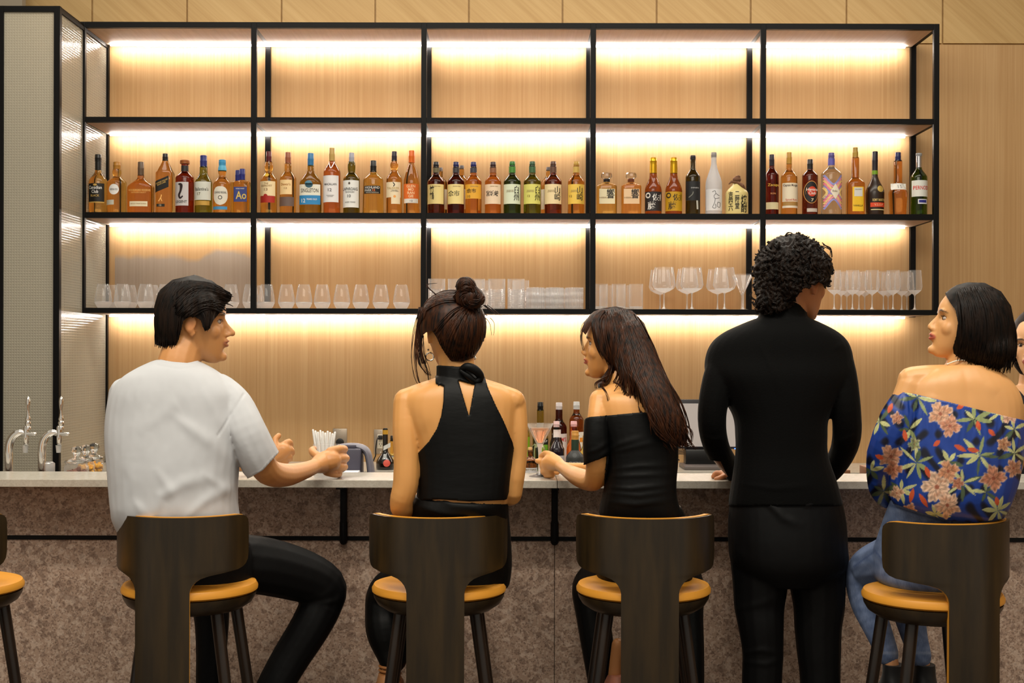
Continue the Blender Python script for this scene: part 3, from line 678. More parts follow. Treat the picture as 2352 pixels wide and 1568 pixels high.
b = B('clear gin bottle patterned in pink, lilac and yellow chevrons with blue capsule', 1909, 47, YBt, ZS, (351, 364, (90, 80, 140), 7), 383, 402, 'clear', nhw=7.5, shoulder_pow=.75)
b.ring(364, 380, (96, 90, 170))
for i, (c1, c2) in enumerate((((150, 150, 210), 0), ((230, 150, 170), 0), ((236, 200, 130), 0), ((230, 130, 150), 0), ((150, 140, 200), 0))):
    yy = 404+i*6; zz = 482-i*6
    b.stroke([(1889, yy), (1909, yy+22), (1929, yy)], 4.2, c1, name='pattern'); b.stroke([(1889, zz), (1909, zz-22), (1929, zz)], 4.2, c1, name='pattern')
for sx in (-1, 1): b.stroke([(1909+sx*21, 432), (1909+sx*14, 444), (1909+sx*21, 456)], 5, (240, 208, 130), name='pattern')
l = b.label(1902, 1924, 424, 460, (236, 226, 206), shape='diamond', off=.002); b.text('Roku', 1912, 441, 11, 5, (110, 90, 60), off=.0026, parent=l)
b = B('amber liqueur bottle with tall gold cap, long neck and bright yellow label', 1964, 41, YBt, ZS, (339, 363, (180, 146, 64), 6.3), 408, 423, (244, 176, 80), nhw=8.5, e=3, shoulder_pow=.6, glasscol=(240, 190, 60))
l = b.label(1953, 1979, 431, 487, (236, 190, 40)); l2 = b.label(1957, 1976, 433, 453, (214, 212, 206), off=.0014); b.text('GALLIANO', 1966, 437, 15, 2.5, (90, 90, 90), parent=l2, off=.0022); b.text('VANILLA', 1966, 474, 22, 4, (50, 34, 20), parent=l)
b = B('black-necked cognac bottle with bell shoulders, gold medallion and red band', 2009, 43, YBt, ZS, (348, 391, (34, 24, 34), 6.5), 400, 444, 'clear', nhw=6.5, shoulder_pow=1.1, opaque=mat('dark_satin_glass', (44, 30, 22), .25), taper=.94)
b.ring(392, 401, (110, 150, 30)); b.label(2010, 2025, 428, 443, (206, 176, 90), shape='round', metal=.5); b.text('REMY MARTIN', 2014, 461, 30, 6, (206, 180, 110)); l = b.label(1995, 2030, 467, 477, (214, 70, 34)); b.text('V.S.O.P', 2013, 472, 20, 5, (240, 190, 150), parent=l); b.label(1996, 2030, 482, 484, (220, 210, 160))
b = B('amber liqueur bottle with navy cap, round bulging body and white shoulder band', 2062, 43, YBt, ZS, (350, 370, (30, 34, 84), 6.5), 418, 446, (244, 176, 90), 392, nhw=9.5, taper=.88, shoulder_pow=1.0)
l = b.label(2045, 2080, 422, 437, (226, 222, 214)); b.text('15', 2063, 430, 10, 8, (150, 150, 150), parent=l)
b = B('bright green aperitif bottle with silver neck foil and white label with red letters', 2110, 38, YBt, ZS, (352, 358, (150, 150, 150), 7.2), 385, 409, (70, 110, 24), nhw=6.5, glasscol=(110, 150, 40))
b.ring(359, 385, None, m=cmat((196, 196, 200), .2, .9)); l = b.label(2092, 2129, 416, 453, (222, 222, 214)); b.text('PERNOD', 2111, 433, 34, 9, (210, 60, 50), parent=l); l2 = b.label(2103, 2125, 459, 470, (222, 222, 230)); b.label(2105, 2123, 461, 467, (40, 44, 130), off=.0014, parent=l2, name='band')

# ---------------------------------------------------------------- glassware
ZG = 1.668; YGl = 6.60
PROTO = {}
def glass_at(kind, x, Y, zb, label, group, build, cat='glass', name=None):
    p = W(x, 700, Y)
    if kind not in PROTO:
        root = thing(name or kind, label, cat, (p.x, Y, zb), 0, group); BASES[root.name] = (0, 0, 0)
        build(root); PROTO[kind] = root; return root
    src = PROTO[kind]; r = src.copy(); COL.objects.link(r); r.location = (p.x, Y, zb); r['label'] = label; r['group'] = group
    for ch in src.children:
        c = ch.copy(); COL.objects.link(c); c.parent = r
    return r
def shell(mb, outer, inner, n=28, **k):
    mb.lathe(outer+list(reversed(inner)), n=n, cap0=True, cap1=True, **k)
M_g = gmat((252, 253, 253), 0, 1.45, 'drinking_glass')
kG = YGl/F
def thin(name, k0=.05, k1=.75, pw=2.6, milk=.05):
    m = bpy.data.materials.new(name); m.use_nodes = True; nt = m.node_tree; N = nt.nodes; L = nt.links; N.remove(N['Principled BSDF'])
    lw = N.new('ShaderNodeLayerWeight'); lw.inputs[0].default_value = .5; p = N.new('ShaderNodeMath'); p.operation = 'POWER'; p.inputs[1].default_value = pw; L.new(lw.outputs['Facing'], p.inputs[0])
    r = N.new('ShaderNodeMapRange'); r.inputs[3].default_value = k0; r.inputs[4].default_value = k1; L.new(p.outputs[0], r.inputs[0])
    tr = N.new('ShaderNodeBsdfTransparent'); tr.inputs[0].default_value = (.985, .985, .985, 1); gl = N.new('ShaderNodeBsdfGlossy'); gl.inputs['Roughness'].default_value = .03; df = N.new('ShaderNodeBsdfTranslucent'); df.inputs[0].default_value = (.95, .95, .95, 1)
    d2 = N.new('ShaderNodeBsdfDiffuse'); d2.inputs[0].default_value = (.95, .95, .95, 1); a = N.new('ShaderNodeMixShader'); a.inputs[0].default_value = .5; L.new(df.outputs[0], a.inputs[1]); L.new(d2.outputs[0], a.inputs[2])
    g = N.new('ShaderNodeMixShader'); g.inputs[0].default_value = .45; L.new(gl.outputs[0], g.inputs[1]); L.new(a.outputs[0], g.inputs[2])
    x = N.new('ShaderNodeMixShader'); L.new(r.outputs[0], x.inputs[0]); L.new(tr.outputs[0], x.inputs[1]); L.new(g.outputs[0], x.inputs[2])
    y = N.new('ShaderNodeMixShader'); y.inputs[0].default_value = milk; L.new(x.outputs[0], y.inputs[1]); L.new(a.outputs[0], y.inputs[2])
    L.new(y.outputs[0], N['Material Output'].inputs[0]); return m
M_thin = thin('thin_drinking_glass', .05, .97, 2.0, .07)
def basemat():
    m = bpy.data.materials.new('thick_glass_base'); m.use_nodes = True; nt = m.node_tree; N = nt.nodes; L = nt.links; N.remove(N['Principled BSDF'])
    gla = N.new('ShaderNodeBsdfGlass'); gla.inputs['IOR'].default_value = 1.4; gla.inputs['Roughness'].default_value = .05; tl = N.new('ShaderNodeBsdfTranslucent'); tl.inputs[0].default_value = (.97, .96, .95, 1); gl = N.new('ShaderNodeBsdfGlossy'); gl.inputs['Roughness'].default_value = .05
    tc = N.new('ShaderNodeTexCoord'); n = N.new('ShaderNodeTexNoise'); n.inputs['Scale'].default_value = 90; L.new(tc.outputs['Object'], n.inputs['Vector']); bp = N.new('ShaderNodeBump'); bp.inputs['Strength'].default_value = .6; bp.inputs['Distance'].default_value = .004; L.new(n.outputs[0], bp.inputs['Height'])
    for q in (gla, gl): L.new(bp.outputs[0], q.inputs['Normal'])
    a = N.new('ShaderNodeMixShader'); a.inputs[0].default_value = .55; L.new(gla.outputs[0], a.inputs[1]); L.new(tl.outputs[0], a.inputs[2])
    b = N.new('ShaderNodeMixShader'); b.inputs[0].default_value = .15; L.new(a.outputs[0], b.inputs[1]); L.new(gl.outputs[0], b.inputs[2]); L.new(b.outputs[0], N['Material Output'].inputs[0]); return m
M_base = basemat()
def stemless(root):
    o = [(.020, 0), (.026, .002), (.034, .014), (.041, .030), (.0415, .040), (.037, .070), (.031, .104), (.0262, .1215)]
    i = [(.0252, .1215), (.030, .104), (.0358, .070), (.0400, .043), (.037, .034), (.028, .028), (.012, .025), (.0005, .0245)]
    mb = MB(); shell(mb, o[3:], i[:4], ); part('bowl', MB().lathe(o[3:], n=32, cap0=False, cap1=False), M_thin, root); part('base', MB().lathe(o[:4]+[(.0385, .034), (.030, .029), (.012, .0255), (.0005, .025)], n=32), M_base, root)
def cutmat(name, sx):
    m, nt, b = newmat(name); N = nt.nodes; L = nt.links
    tc = N.new('ShaderNodeTexCoord'); sp = N.new('ShaderNodeSeparateXYZ'); L.new(tc.outputs['Object'], sp.inputs[0])
    at = N.new('ShaderNodeMath'); at.operation = 'ARCTAN2'; L.new(sp.outputs[0], at.inputs[0]); L.new(sp.outputs[1], at.inputs[1])
    def s(a, k, c, sg):
        q = N.new('ShaderNodeMath'); q.operation = 'MULTIPLY'; q.inputs[1].default_value = k; L.new(at.outputs[0], q.inputs[0])
        w = N.new('ShaderNodeMath'); w.operation = 'MULTIPLY_ADD'; w.inputs[1].default_value = sg*c; L.new(sp.outputs[2], w.inputs[0]); L.new(q.outputs[0], w.inputs[2])
        z = N.new('ShaderNodeMath'); z.operation = 'SINE'; L.new(w.outputs[0], z.inputs[0]); return z.outputs[0]
    mx = N.new('ShaderNodeMath'); mx.operation = 'MULTIPLY'; L.new(s(0, sx, 600, 1), mx.inputs[0]); L.new(s(0, sx, 600, -1), mx.inputs[1])
    ms = N.new('ShaderNodeMapRange'); ms.inputs[1].default_value = .062; ms.inputs[2].default_value = .05; L.new(sp.outputs[2], ms.inputs[0])
    hh = N.new('ShaderNodeMath'); hh.operation = 'MULTIPLY'; L.new(mx.outputs[0], hh.inputs[0]); L.new(ms.outputs[0], hh.inputs[1])
    bp = N.new('ShaderNodeBump'); bp.inputs['Strength'].default_value = .8; bp.inputs['Distance'].default_value = .003; L.new(hh.outputs[0], bp.inputs['Height']); L.new(bp.outputs[0], b.inputs['Normal'])
    b.inputs['Base Color'].default_value = (.98, .98, .98, 1); b.inputs['Transmission Weight'].default_value = 1; b.inputs['Roughness'].default_value = .02; b.inputs['IOR'].default_value = 1.45
    return m
M_cut0 = cutmat('cut_crystal', 9)
def cutthin(name, sx, ztop, kz):
    m = thin(name, .10, .9, 1.6, .10); nt = m.node_tree; N = nt.nodes; L = nt.links
    tc = N.new('ShaderNodeTexCoord'); sp = N.new('ShaderNodeSeparateXYZ'); L.new(tc.outputs['Object'], sp.inputs[0]); at = N.new('ShaderNodeMath'); at.operation = 'ARCTAN2'; L.new(sp.outputs[0], at.inputs[0]); L.new(sp.outputs[1], at.inputs[1])
    q = N.new('ShaderNodeMath'); q.operation = 'MULTIPLY'; q.inputs[1].default_value = sx; L.new(at.outputs[0], q.inputs[0]); o = []
    for sg in (1, -1):
        w = N.new('ShaderNodeMath'); w.operation = 'MULTIPLY_ADD'; w.inputs[1].default_value = sg*kz; L.new(sp.outputs[2], w.inputs[0]); L.new(q.outputs[0], w.inputs[2]); z = N.new('ShaderNodeMath'); z.operation = 'SINE'; L.new(w.outputs[0], z.inputs[0]); o.append(z.outputs[0])
    mx = N.new('ShaderNodeMath'); mx.operation = 'MULTIPLY'; L.new(o[0], mx.inputs[0]); L.new(o[1], mx.inputs[1])
    ms = N.new('ShaderNodeMapRange'); ms.inputs[1].default_value = ztop; ms.inputs[2].default_value = ztop-.02; L.new(sp.outputs[2], ms.inputs[0])
    hh = N.new('ShaderNodeMath'); hh.operation = 'MULTIPLY'; L.new(mx.outputs[0], hh.inputs[0]); L.new(ms.outputs[0], hh.inputs[1])
    bp = N.new('ShaderNodeBump'); bp.inputs['Strength'].default_value = 1; bp.inputs['Distance'].default_value = .006; L.new(hh.outputs[0], bp.inputs['Height'])
    for n in N:
        if n.type in ('BSDF_GLOSSY', 'BSDF_DIFFUSE', 'LAYER_WEIGHT'): L.new(bp.outputs[0], n.inputs['Normal'])
    for n in N:
        if n.type == 'MIX_SHADER' and abs(n.inputs[0].default_value-.10) < 1e-6:
            mm = N.new('ShaderNodeMath'); mm.operation = 'MULTIPLY_ADD'; mm.inputs[1].default_value = .17; mm.inputs[2].default_value = .08; L.new(ms.outputs[0], mm.inputs[0]); L.new(mm.outputs[0], n.inputs[0])
    return m
M_cut = cutthin('cut_crystal_wall', 8, .105, 520)
def tumbler(w, h, base, m):
    def f(root):
        r = w/2*kG; o = [(r*.9, 0), (r, .004), (r, h), ]; i = [(r-.0022, h), (r-.003, base+.01), (r-.008, base+.001), (.0005, base)]
        part('bowl', MB().lathe([(r*.9+.0, .004), (r, .006), (r, h)], n=36, cap0=False, cap1=False), m, root); part('base', MB().lathe([(r*.88, 0), (r*.985, .003), (r*.985, base), (r*.7, base-.001), (.0005, base-.004)], n=36), M_base, root)
    return f
def wine(R, Rr, ht, zb, stem=.0032, foot=.034):
    def f(root):
        o = [(foot, 0), (foot, .002), (.010, .006), (stem+.001, .016), (stem, .04), (stem, zb-.012), (stem+.003, zb-.003), (R*.45, zb+.004), (R*.85, zb+.018), (R, zb+.036), (R*.96, zb+.05), ((R+Rr)/2, (ht+zb)/2+.022), (Rr, ht)]
        i = [(Rr-.001, ht), ((R+Rr)/2-.0012, (ht+zb)/2+.022), (R-.0014, zb+.045), (R-.0014, zb+.036), (R*.83, zb+.021), (R*.4, zb+.0075), (.0005, zb+.005)]
        part('bowl', MB().lathe(o[8:], n=32, cap0=False, cap1=False), M_thin, root); part('stem', MB().lathe(o[:9]+[(R*.78, zb+.0185), (R*.4, zb+.010), (.0005, zb+.008)], n=24), M_base, root)
    return f
g1 = 'stemless glasses on the lowest shelf'
front1 = [237, 281, 334, 380, 425, 480, 530, 576, 612, 658, 698, 740, 785, 829, 875, 922]
desc1 = ['beside the textured glass', 'second from the textured glass', 'third from the textured glass', 'behind dark hair of the man in white', 'hidden partly by the man in white', 'above the head of the man in white',
         'by the forehead of the man in white', 'straddling the first inner post', 'in front of a black rear post', 'second in the second bay', 'third in the second bay', 'fourth in the second bay', 'fifth in the second bay', 'sixth in the second bay', 'seventh in the second bay', 'last before the woman with the bun']
for x, d in zip(front1, desc1): glass_at('stemless_glass', x, YGl, ZG, 'stemless wine glass on the lowest shelf, '+d, g1, stemless)
for x, d in ((254, 'behind the one beside the textured glass'), (297, 'behind the second one from the textured glass'), (349, 'behind the third one from the textured glass'), (392, 'behind dark hair in the first bay'), (588, 'behind the first inner post')):
    glass_at('stemless_glass', x, 6.70, ZG, 'stemless wine glass in the rear row, '+d, g1, stemless)
g2 = 'cut crystal highball glasses'
for x, Y, d in ((1003, YGl, 'first beside the second inner post'), (1048, YGl, 'touching the hair bun from one side'), (1094, YGl, 'behind the hair bun'), (1141, YGl, 'just past the hair bun'), (1185, YGl, 'beside the short ribbed glasses'), (1196, 6.72, 'in the rear row by the short ribbed glasses'), (1106, 6.72, 'in the rear row behind the bun')):
    glass_at('highball_glass', x, Y, ZG, 'tall cut crystal highball glass '+d, g2, tumbler(39, .151, .012, M_cut))
M_rib = cutthin('ribbed_crystal_wall', 22, .12, 90)
for x, Y, d in ((1230, YGl, 'beside the tall cut glasses'), (1274, YGl, 'in the middle of its trio'), (1319, YGl, 'closest to the third inner post'), (1243, 6.71, 'in the rear row, partly hidden'), (1285, 6.71, 'in the rear row, behind the middle one')):
    glass_at('short_tumbler', x, Y, ZG, 'short ribbed crystal tumbler '+d, 'short ribbed tumblers', tumbler(42, .109, .012, M_rib), name='short_tumbler')
for x, Y, d in ((1380, YGl, 'against the third inner post'), (1421, YGl, 'between two like it'), (1461, YGl, 'furthest from the post'), (1392, 6.72, 'behind the one against the post'), (1431, 6.72, 'behind the one between two others')):
    glass_at('plain_tumbler', x, Y, ZG, 'plain clear straight tumbler '+d, 'plain straight tumblers', tumbler(31, .128, .016, M_thin), name='straight_tumbler')
for x, Y, d in ((1525, YGl, 'standing alone beside the straight tumblers'), (1589, YGl, 'in the middle of the balloon glasses'), (1664, YGl, 'beside the triangular cocktail glass'), (1578, 6.72, 'behind the middle balloon glass'), (1648, 6.73, 'behind the one by the cocktail glass'), (1516, 6.8, 'in the deepest row behind the lone one')):
    glass_at('balloon_glass', x, Y, ZG, 'large balloon wine glass '+d, 'balloon wine glasses', wine(.0575, .0455, .211, .088), name='wine_glass')
def martini(R, ht, zb, m=None):
    def f(root):
        o = [(.034, 0), (.034, .002), (.008, .006), (.0035, .016), (.003, zb-.01), (.006, zb), (R, ht)]; i = [(R-.0014, ht), (.004, zb+.006), (.0005, zb+.004)]
        part('bowl', MB().lathe(o[5:], n=32, cap0=False, cap1=False), M_thin, root); part('stem', MB().lathe(o[:6]+[(.0005, zb+.003)], n=24), M_base, root)
    return f
for x, Y, d in ((1707, YGl, 'beside curly dark hair'), (1704, 6.725, 'behind another one beside curly dark hair')):
    glass_at('martini_glass', x, Y, ZG, 'conical cocktail glass on the shelf '+d, 'conical glasses on the shelf', martini(.049, .178, .085))
sm = [(1916, 6.60), (1932, 6.70), (1945, 6.80), (1958, 6.60), (1973, 6.70), (1986, 6.79), (2003, 6.60), (2029, 6.71), (2040, 6.78), (2051, 6.60), (2071, 6.71), (2083, 6.78), (2101, 6.60)]
ds = ['nearest the curly-haired man, front row', 'behind the first one, nearest the curly-haired man', 'deepest row, near the curly-haired man', 'second of the front row from the curly-haired man', 'middle row, behind the second front glass', 'deepest row, behind the second front glass', 'third of the front row', 'middle row, between third and fourth front glasses', 'deepest row, before the fourth front glass', 'fourth of the front row', 'middle row, before the rear black post', 'deepest row, before the rear black post', 'last one, in front of the rear black post']
sm = [(x, YGl+{0: 0, 1: .095, 2: .19}[0 if Y < 6.65 else 1 if Y < 6.75 else 2]) for x, Y in sm]
for (x, Y), d in zip(sm, ds):
    glass_at('small_wine_glass', x, Y, ZG, 'small white wine glass, '+d, 'small wine glasses', wine(.037, .030, .200, .082, .0028, .030), name='small_wine_glass')
# ================================================================ things behind the bar
M_chrome = mat('polished_chrome', (226, 222, 216), .06, 1)
M_cl2 = mat('frosted_plastic', (226, 224, 220), .3, trans=.5)
def beer_tap(px, label):
    Y = 4.40; k = Y/F; bs = W(px, 1085, Y); t = wthing('beer_tap', label, 'tap', (bs.x, Y, 1.03), 'chrome swan-neck taps')
    def P(x, y): return W(px+x, y, Y)
    mb = MB(); p0 = P(0, 1085)
    mb.tube([(p0.x, Y, 1.03), P(0, 1060), P(0, 1035), P(3, 1015), P(12, 1000), P(24, 993), P(36, 994)], [9*k, 9*k, 9*k, 9*k, 8.5*k, 7.5*k, 5*k], n=20, sub=5)
    mb.lathe([(.026, 0), (.026, .005), (.015, .010)], (p0.x, Y, 1.03))
    part('swan_neck', mb, M_chrome, t)
    q = P(40, 996)
    mb = MB().tube([q+Vector((-.012, 0, 0)), q+Vector((.03, -.004, 0))], [5*k, 4*k], n=16); mb.tube([q+Vector((.0, 0, .02)), q+Vector((0, 0, -.03))], [6*k, 5.5*k], n=16)
    part('faucet', mb, M_chrome, t)
    mb = MB().lathe([(5*k, 0), (6.5*k, .022), (7*k, .024)], q+Vector((-.002, 0, -.062)), n=18); part('nozzle', mb, M_cl2, t)
    h = q+Vector((.006, 0, .014)); H = [(6.5, 0), (7, 6), (5.5, 8), (6.5, 12), (7, 16), (5, 20), (6.5, 24), (4.5, 30), (2.5, 38), (3.2, 46), (4.8, 56), (5.4, 64), (4.2, 72), (1.5, 76), (.5, 77)]
    mb = MB().lathe([(r*k*.95, z*k) for r, z in H], h, n=20); part('handle', mb, M_chrome, t)
beer_tap(20, 'chrome swan-neck beer tap at the very edge of the bar, further from the jars')
beer_tap(96, 'chrome swan-neck beer tap in front of the black partition post')
tag(ob('rinser', MB().lathe([(.02, 0), (.02, .05), (.012, .056)], (W(112, 1085, 4.42).x, 4.42, 1.03), n=16), M_base, base=(0, 0, 0)), 'tiny clear glass pot behind the beer tap by the partition post', 'pot')
def jar(px, w, Y, ytop, fill, label, hb=.07):
    k = Y/F; x = W(px, 1060, Y).x; r = w/2*k; z = 1.03; t = wthing('glass_jar', label, 'jar', (x, Y, z), 'snack jars on the bar')
    zl = W(px, ytop, Y).z-z     # top of the knob
    lid = zl-.055
    mb = MB().lathe([(r*.5, 0), (r*.9, .001), (r, .006), (r, lid-.012), (r*.86, lid-.004), (r*.86, lid)], (x, Y, z), n=32, cap1=False); part('jar_body', mb, M_thin, t)
    mb = MB().lathe([(r*.7, lid-.002), (r*.98, lid+.001), (r*.98, lid+.007), (r*.5, lid+.014), (.007, lid+.020), (.010, lid+.028), (.0175, lid+.040), (.015, lid+.050), (.006, lid+.0550)], (x, Y, z), n=24); part('lid', mb, M_g, t)
    mb = MB(); rnd = random.Random(int(px))
    for i in range(46):
        a = rnd.random()*6.28; q = r*.78*math.sqrt(rnd.random()); zz = z+.014+rnd.random()*hb*(1-.3*q/r)
        s = rnd.uniform(.006, .011)
        mb.ell((x+q*math.cos(a), Y+q*math.sin(a), zz), (s, s*.8, s*.6), n=8, rot=Matrix.Rotation(rnd.random()*3, 3, 'X') @ Matrix.Rotation(rnd.random()*3, 3, 'Z'))
    o = part('snacks', mb, fill, t); o['kind'] = 'stuff'
M_cheese = mat('yellow_crackers', (236, 170, 40), .7); M_nut = mat('roasted_nuts', (120, 62, 30), .6)
jar(176, 54, 4.36, 1024, M_nut, 'clear glass jar with brown nuts, nearest the beer taps', .022)
jar(197, 40, 4.46, 1021, M_cheese, 'clear glass jar of yellow crackers between two other jars', .030)
jar(216, 42, 4.54, 1017, M_cheese, 'clear glass jar of yellow crackers closest to the man in white', .034)

# straws
YS = 4.44; k = YS/F; x = W(744, 1060, YS).x
t = wthing('straw_holder', 'clear glass cup holding paper-wrapped straws behind the bar', 'holder', (x, YS, 1.03))
mb = MB().lathe([(.034, 0), (.036, .004), (.038, .078)], (x, YS, 1.03), n=32, cap1=False); part('cup', mb, M_thin, t)
rnd = random.Random(3)
SD = ['outermost, leaning away from the outlet', 'second, upright', 'third, slightly lower', 'fourth, in the tight middle', 'fifth, in the tight middle', 'sixth, in the tight middle', 'seventh, leaning toward the outlet', 'eighth, leaning toward the outlet', 'ninth, behind the front ones', 'last, touching the cup rim nearest the outlet']
for i in range(10):
    tx = 719+i*5.6; bx = 735+i*2.2; ty = 988+(i % 3)*2.2+i*.6
    p = W(tx, ty, YS-.012+.02*(i % 2)); q = Vector((W(bx, 1080, YS).x, YS-.010+.018*(i % 2), 1.042))
    o = ob('straw', MB().tube([q, q.lerp(p, .5), p], .0036, n=10), cmat((238, 236, 232), .6), base=(0, 0, 0))
    tag(o, 'white paper-wrapped straw in the glass cup, '+SD[i], 'straw', 'paper-wrapped straws')
# payment terminal
YT = 4.44
t = wthing('payment_terminal', 'dark grey tabletop receipt terminal behind the raised hand', 'terminal', (W(820, 1085, YT).x, YT, 1.03))
def PT(x, y, d=0): return W(x, y, YT+d)
M_tg = mat('slate_grey_plastic', (72, 70, 84), .5); M_tl = mat('grey_plastic', (116, 114, 124), .45)
x0, x1 = PT(784, 1050).x, PT(832, 1050).x
part('housing', MB().box(x0, x1, YT-.05, YT+.05, 1.03, PT(0, 1026).z, b=.006), M_tg, t)
mb = MB().tube([PT(778, 1024), PT(800, 1023), PT(826, 1026), PT(842, 1036), PT(849, 1060), PT(853, 1092)], [.006, .009, .011, .012, .012, .013], flat=2.6, sub=4); part('cover', mb, M_tl, t)
part('lid', MB().box(PT(795, 0).x, PT(823, 0).x, YT-.03, YT+.02, PT(0, 1026).z, PT(0, 1018).z, b=.003), M_tg, t)
t = ob('napkin_stack', MB().box(W(790, 0, 4.34).x, W(828, 0, 4.34).x, 4.31, 4.40, 1.03, 1.048, b=.004).box(W(792, 0, 4.34).x, W(826, 0, 4.34).x, 4.312, 4.395, 1.0485, 1.062, b=.003), cmat((228, 228, 232), .6), base=(0, 0, 0)); tag(t, 'flat white stack of folded napkins in front of the grey terminal', 'napkins')
# outlets
def outlet(px0, px1, py0, py1, label, kind):
    Y = YW-.004; a, b_ = W(px0, py0, Y), W(px1, py1, Y); cx, cz = (a.x+b_.x)/2, (a.z+b_.z)/2
    t = wthing('outlet_plate', label, 'outlet', (cx, Y, cz), 'wall outlet plates'); 
    part('plate', MB().box(a.x, b_.x, Y-.002, YW, b_.z, a.z, b=.0015), mat('satin_steel_plate', (176, 162, 146), .35, .8), t)
    if kind: 
        part('socket', MB().lathe([(.021, 0), (.021, .005), (.018, .007), (.006, .006)], (0, 0, 0), n=24, M=Matrix.Translation((cx, Y-.002, cz-.006)) @ Matrix.Rotation(math.pi/2, 4, 'X')), cmat((24, 22, 22), .4), t)
    else:
        f_ = part('socket', MB().box(cx-.017, cx+.017, Y-.006, Y-.001, cz-.035, cz+.038, b=.002), cmat((222, 214, 196), .4), t)
        mb = MB()
        for dz in (-.016, .02):
            for dx in (-.006, .006): mb.box(cx+dx-.0012, cx+dx+.0012, Y-.0068, Y-.0058, cz+dz, cz+dz+.009)
            mb.box(cx-.002, cx+.002, Y-.0068, Y-.0058, cz+dz-.008, cz+dz-.004)
        subpart('slot', mb, M_dark, f_, t, smooth=False)
    mb = MB()
    for s in (1, -1): mb.ell((cx, Y-.003, cz+s*(a.z-cz-.008)), (.003, .0015, .003), n=10)
    part('screw', mb, M_chrome, t)
    return cx, Y, cz
outlet(765, 797, 984, 1042, 'steel wall plate with one round black power socket, behind the straws', 1)
cx, Y, cz = outlet(859, 890, 986, 1042, 'steel wall plate with double socket and a plugged-in black cord', 0)
pl = wthing('power_cord', 'black plug and cord hanging from the double wall outlet', 'cord', (cx, Y, cz))
part('plug', MB().box(cx-.012, cx+.012, Y-.032, Y-.006, cz+.012, cz+.034, b=.004), cmat((26, 26, 28), .4), pl)
pts = [(cx-.008, Y-.028, cz+.026)]+[tuple(W(a, b_, 6.86)) for a, b_ in ((866, 1010), (863, 1030), (863, 1044), (860, 1052), (858, 1058))]
part('cable', MB().tube(pts, .0032, n=10, sub=5), cmat((26, 26, 28), .4), pl)

# bottles on the back counter
GK = 'bottles on the back counter'
def K(label, *a, **k): return Bottle('bottle', label, *a, group=GK, **k)
b = K('dark liqueur bottle with gold neck, slanted white band and red wax seal, by the outlet', 886, 42, 6.45, ZK, (983, 986, (30, 26, 22), 5.2), 1030, 1062, (40, 24, 16), nhw=6, shoulder_pow=1.2, opaque=mat('near_black_glass', (20, 14, 12), .08, coat=.5))
b.ring(987, 997, (200, 150, 50)); b.label(881, 897, 1020, 1030, (216, 214, 210), skew=.5); b.label(882, 898, 1054, 1070, (206, 84, 70), shape='round')
b = K('yellow-green liqueur bottle hidden behind the wax-sealed dark bottle', 903, 34, 6.62, ZK, (1000, 1012, (30, 26, 22), 5.5), 1040, 1062, 'gold', nhw=6); b.label(890, 918, 1076, 1084, (226, 180, 60))
b = K('tall yellow-green syrup bottle just behind the bare arm of the woman in black', 1199, 38, 6.76, ZK, (923, 942, BLK, 7), 965, 1000, 'olive', nhw=7); b.label(1181, 1217, 1002, 1068, (150, 190, 40))
b = K('syrup bottle with black cap, pale neck and green and black label', 1242, 36, 6.76, ZK, (923, 942, BLK, 6.8), 976, 1002, 'olive', 958, nhw=8, bulge=0)
l = b.label(1225, 1259, 1006, 1068, (26, 28, 20)); b.label(1226, 1258, 1020, 1036, (120, 180, 40), off=.0014, parent=l, name='band'); b.text('SYRUP', 1250, 1012, 14, 5, WHT, parent=l)
b = K('dark red syrup bottle with white cap and white label with red letters', 1285, 36, 6.76, ZK, (924, 941, (216, 206, 206), 7.5), 960, 982, (90, 24, 22), 956, nhw=8)
l = b.label(1268, 1302, 995, 1068, (226, 216, 212)); b.text('KAMM\'S', 1286, 1008, 28, 10, (200, 60, 60), parent=l)
b = K('brown syrup bottle with silver cap and white label with an orange square', 1325, 33, 6.76, ZK, (922, 939, (206, 206, 204), 7.5), 945, 965, (170, 96, 36), nhw=7, glasscol=(150, 90, 30))
l = b.label(1310, 1340, 991, 1050, (226, 218, 206)); b.label(1331, 1338, 1004, 1014, (226, 140, 40), off=.0014, parent=l, name='emblem'); b.text('SYRUP', 1322, 1000, 16, 4, (90, 80, 70), parent=l)
b = K('small clear bottle with pink and white cap in front of the dark red syrup', 1279, 30, 6.60, ZK, (967, 980, (226, 190, 190), 7), 990, 1018, (30, 18, 26), 1006, nhw=7, straight=True); b.label(1271, 1288, 986, 1004, (222, 206, 200))
b = K('peach cordial bottle with pink and white cap, behind the round black bottle', 1319, 34, 6.60, ZK, (967, 980, (226, 170, 170), 7.5), 992, 1032, (236, 130, 70), 1020, nhw=8); b.label(1312, 1328, 990, 1015, (226, 200, 186))
b = K('dark skirted liqueur bottle with faceted neck and grey lower label', 1280, 35, 6.46, ZK, (1004, 1007, BLK, 7), 1012, 1030, (40, 26, 34), nhw=7.5, straight=True, opaque=mat('purple_black_glass', (30, 20, 28), .08, coat=.4)); b.label(1264, 1296, 1045, 1072, (196, 190, 190))
b = K('round matte black bottle with cork stopper and dark green neck, beside the woman\'s sleeve', 1322, 42, 6.42, ZK, (989, 1009, (206, 148, 72), 8.5), 1033, 1052, 'clear', nhw=8.5, opaque=mat('matte_black_glass', (50, 52, 52), .5), shoulder_pow=.6)
b.ring(1009, 1033, (44, 62, 48)); b.label(1314, 1324, 1039, 1049, (70, 72, 72), shape='round'); b.text('CUATRO', 1320, 1060, 26, 2.5, (200, 200, 196))
b = K('amber cordial bottle squeezed behind the woman\'s black sleeve', 1345, 26, 6.56, ZK, (1000, 1010, (200, 160, 80), 6), 1020, 1045, 'gold', nhw=6)
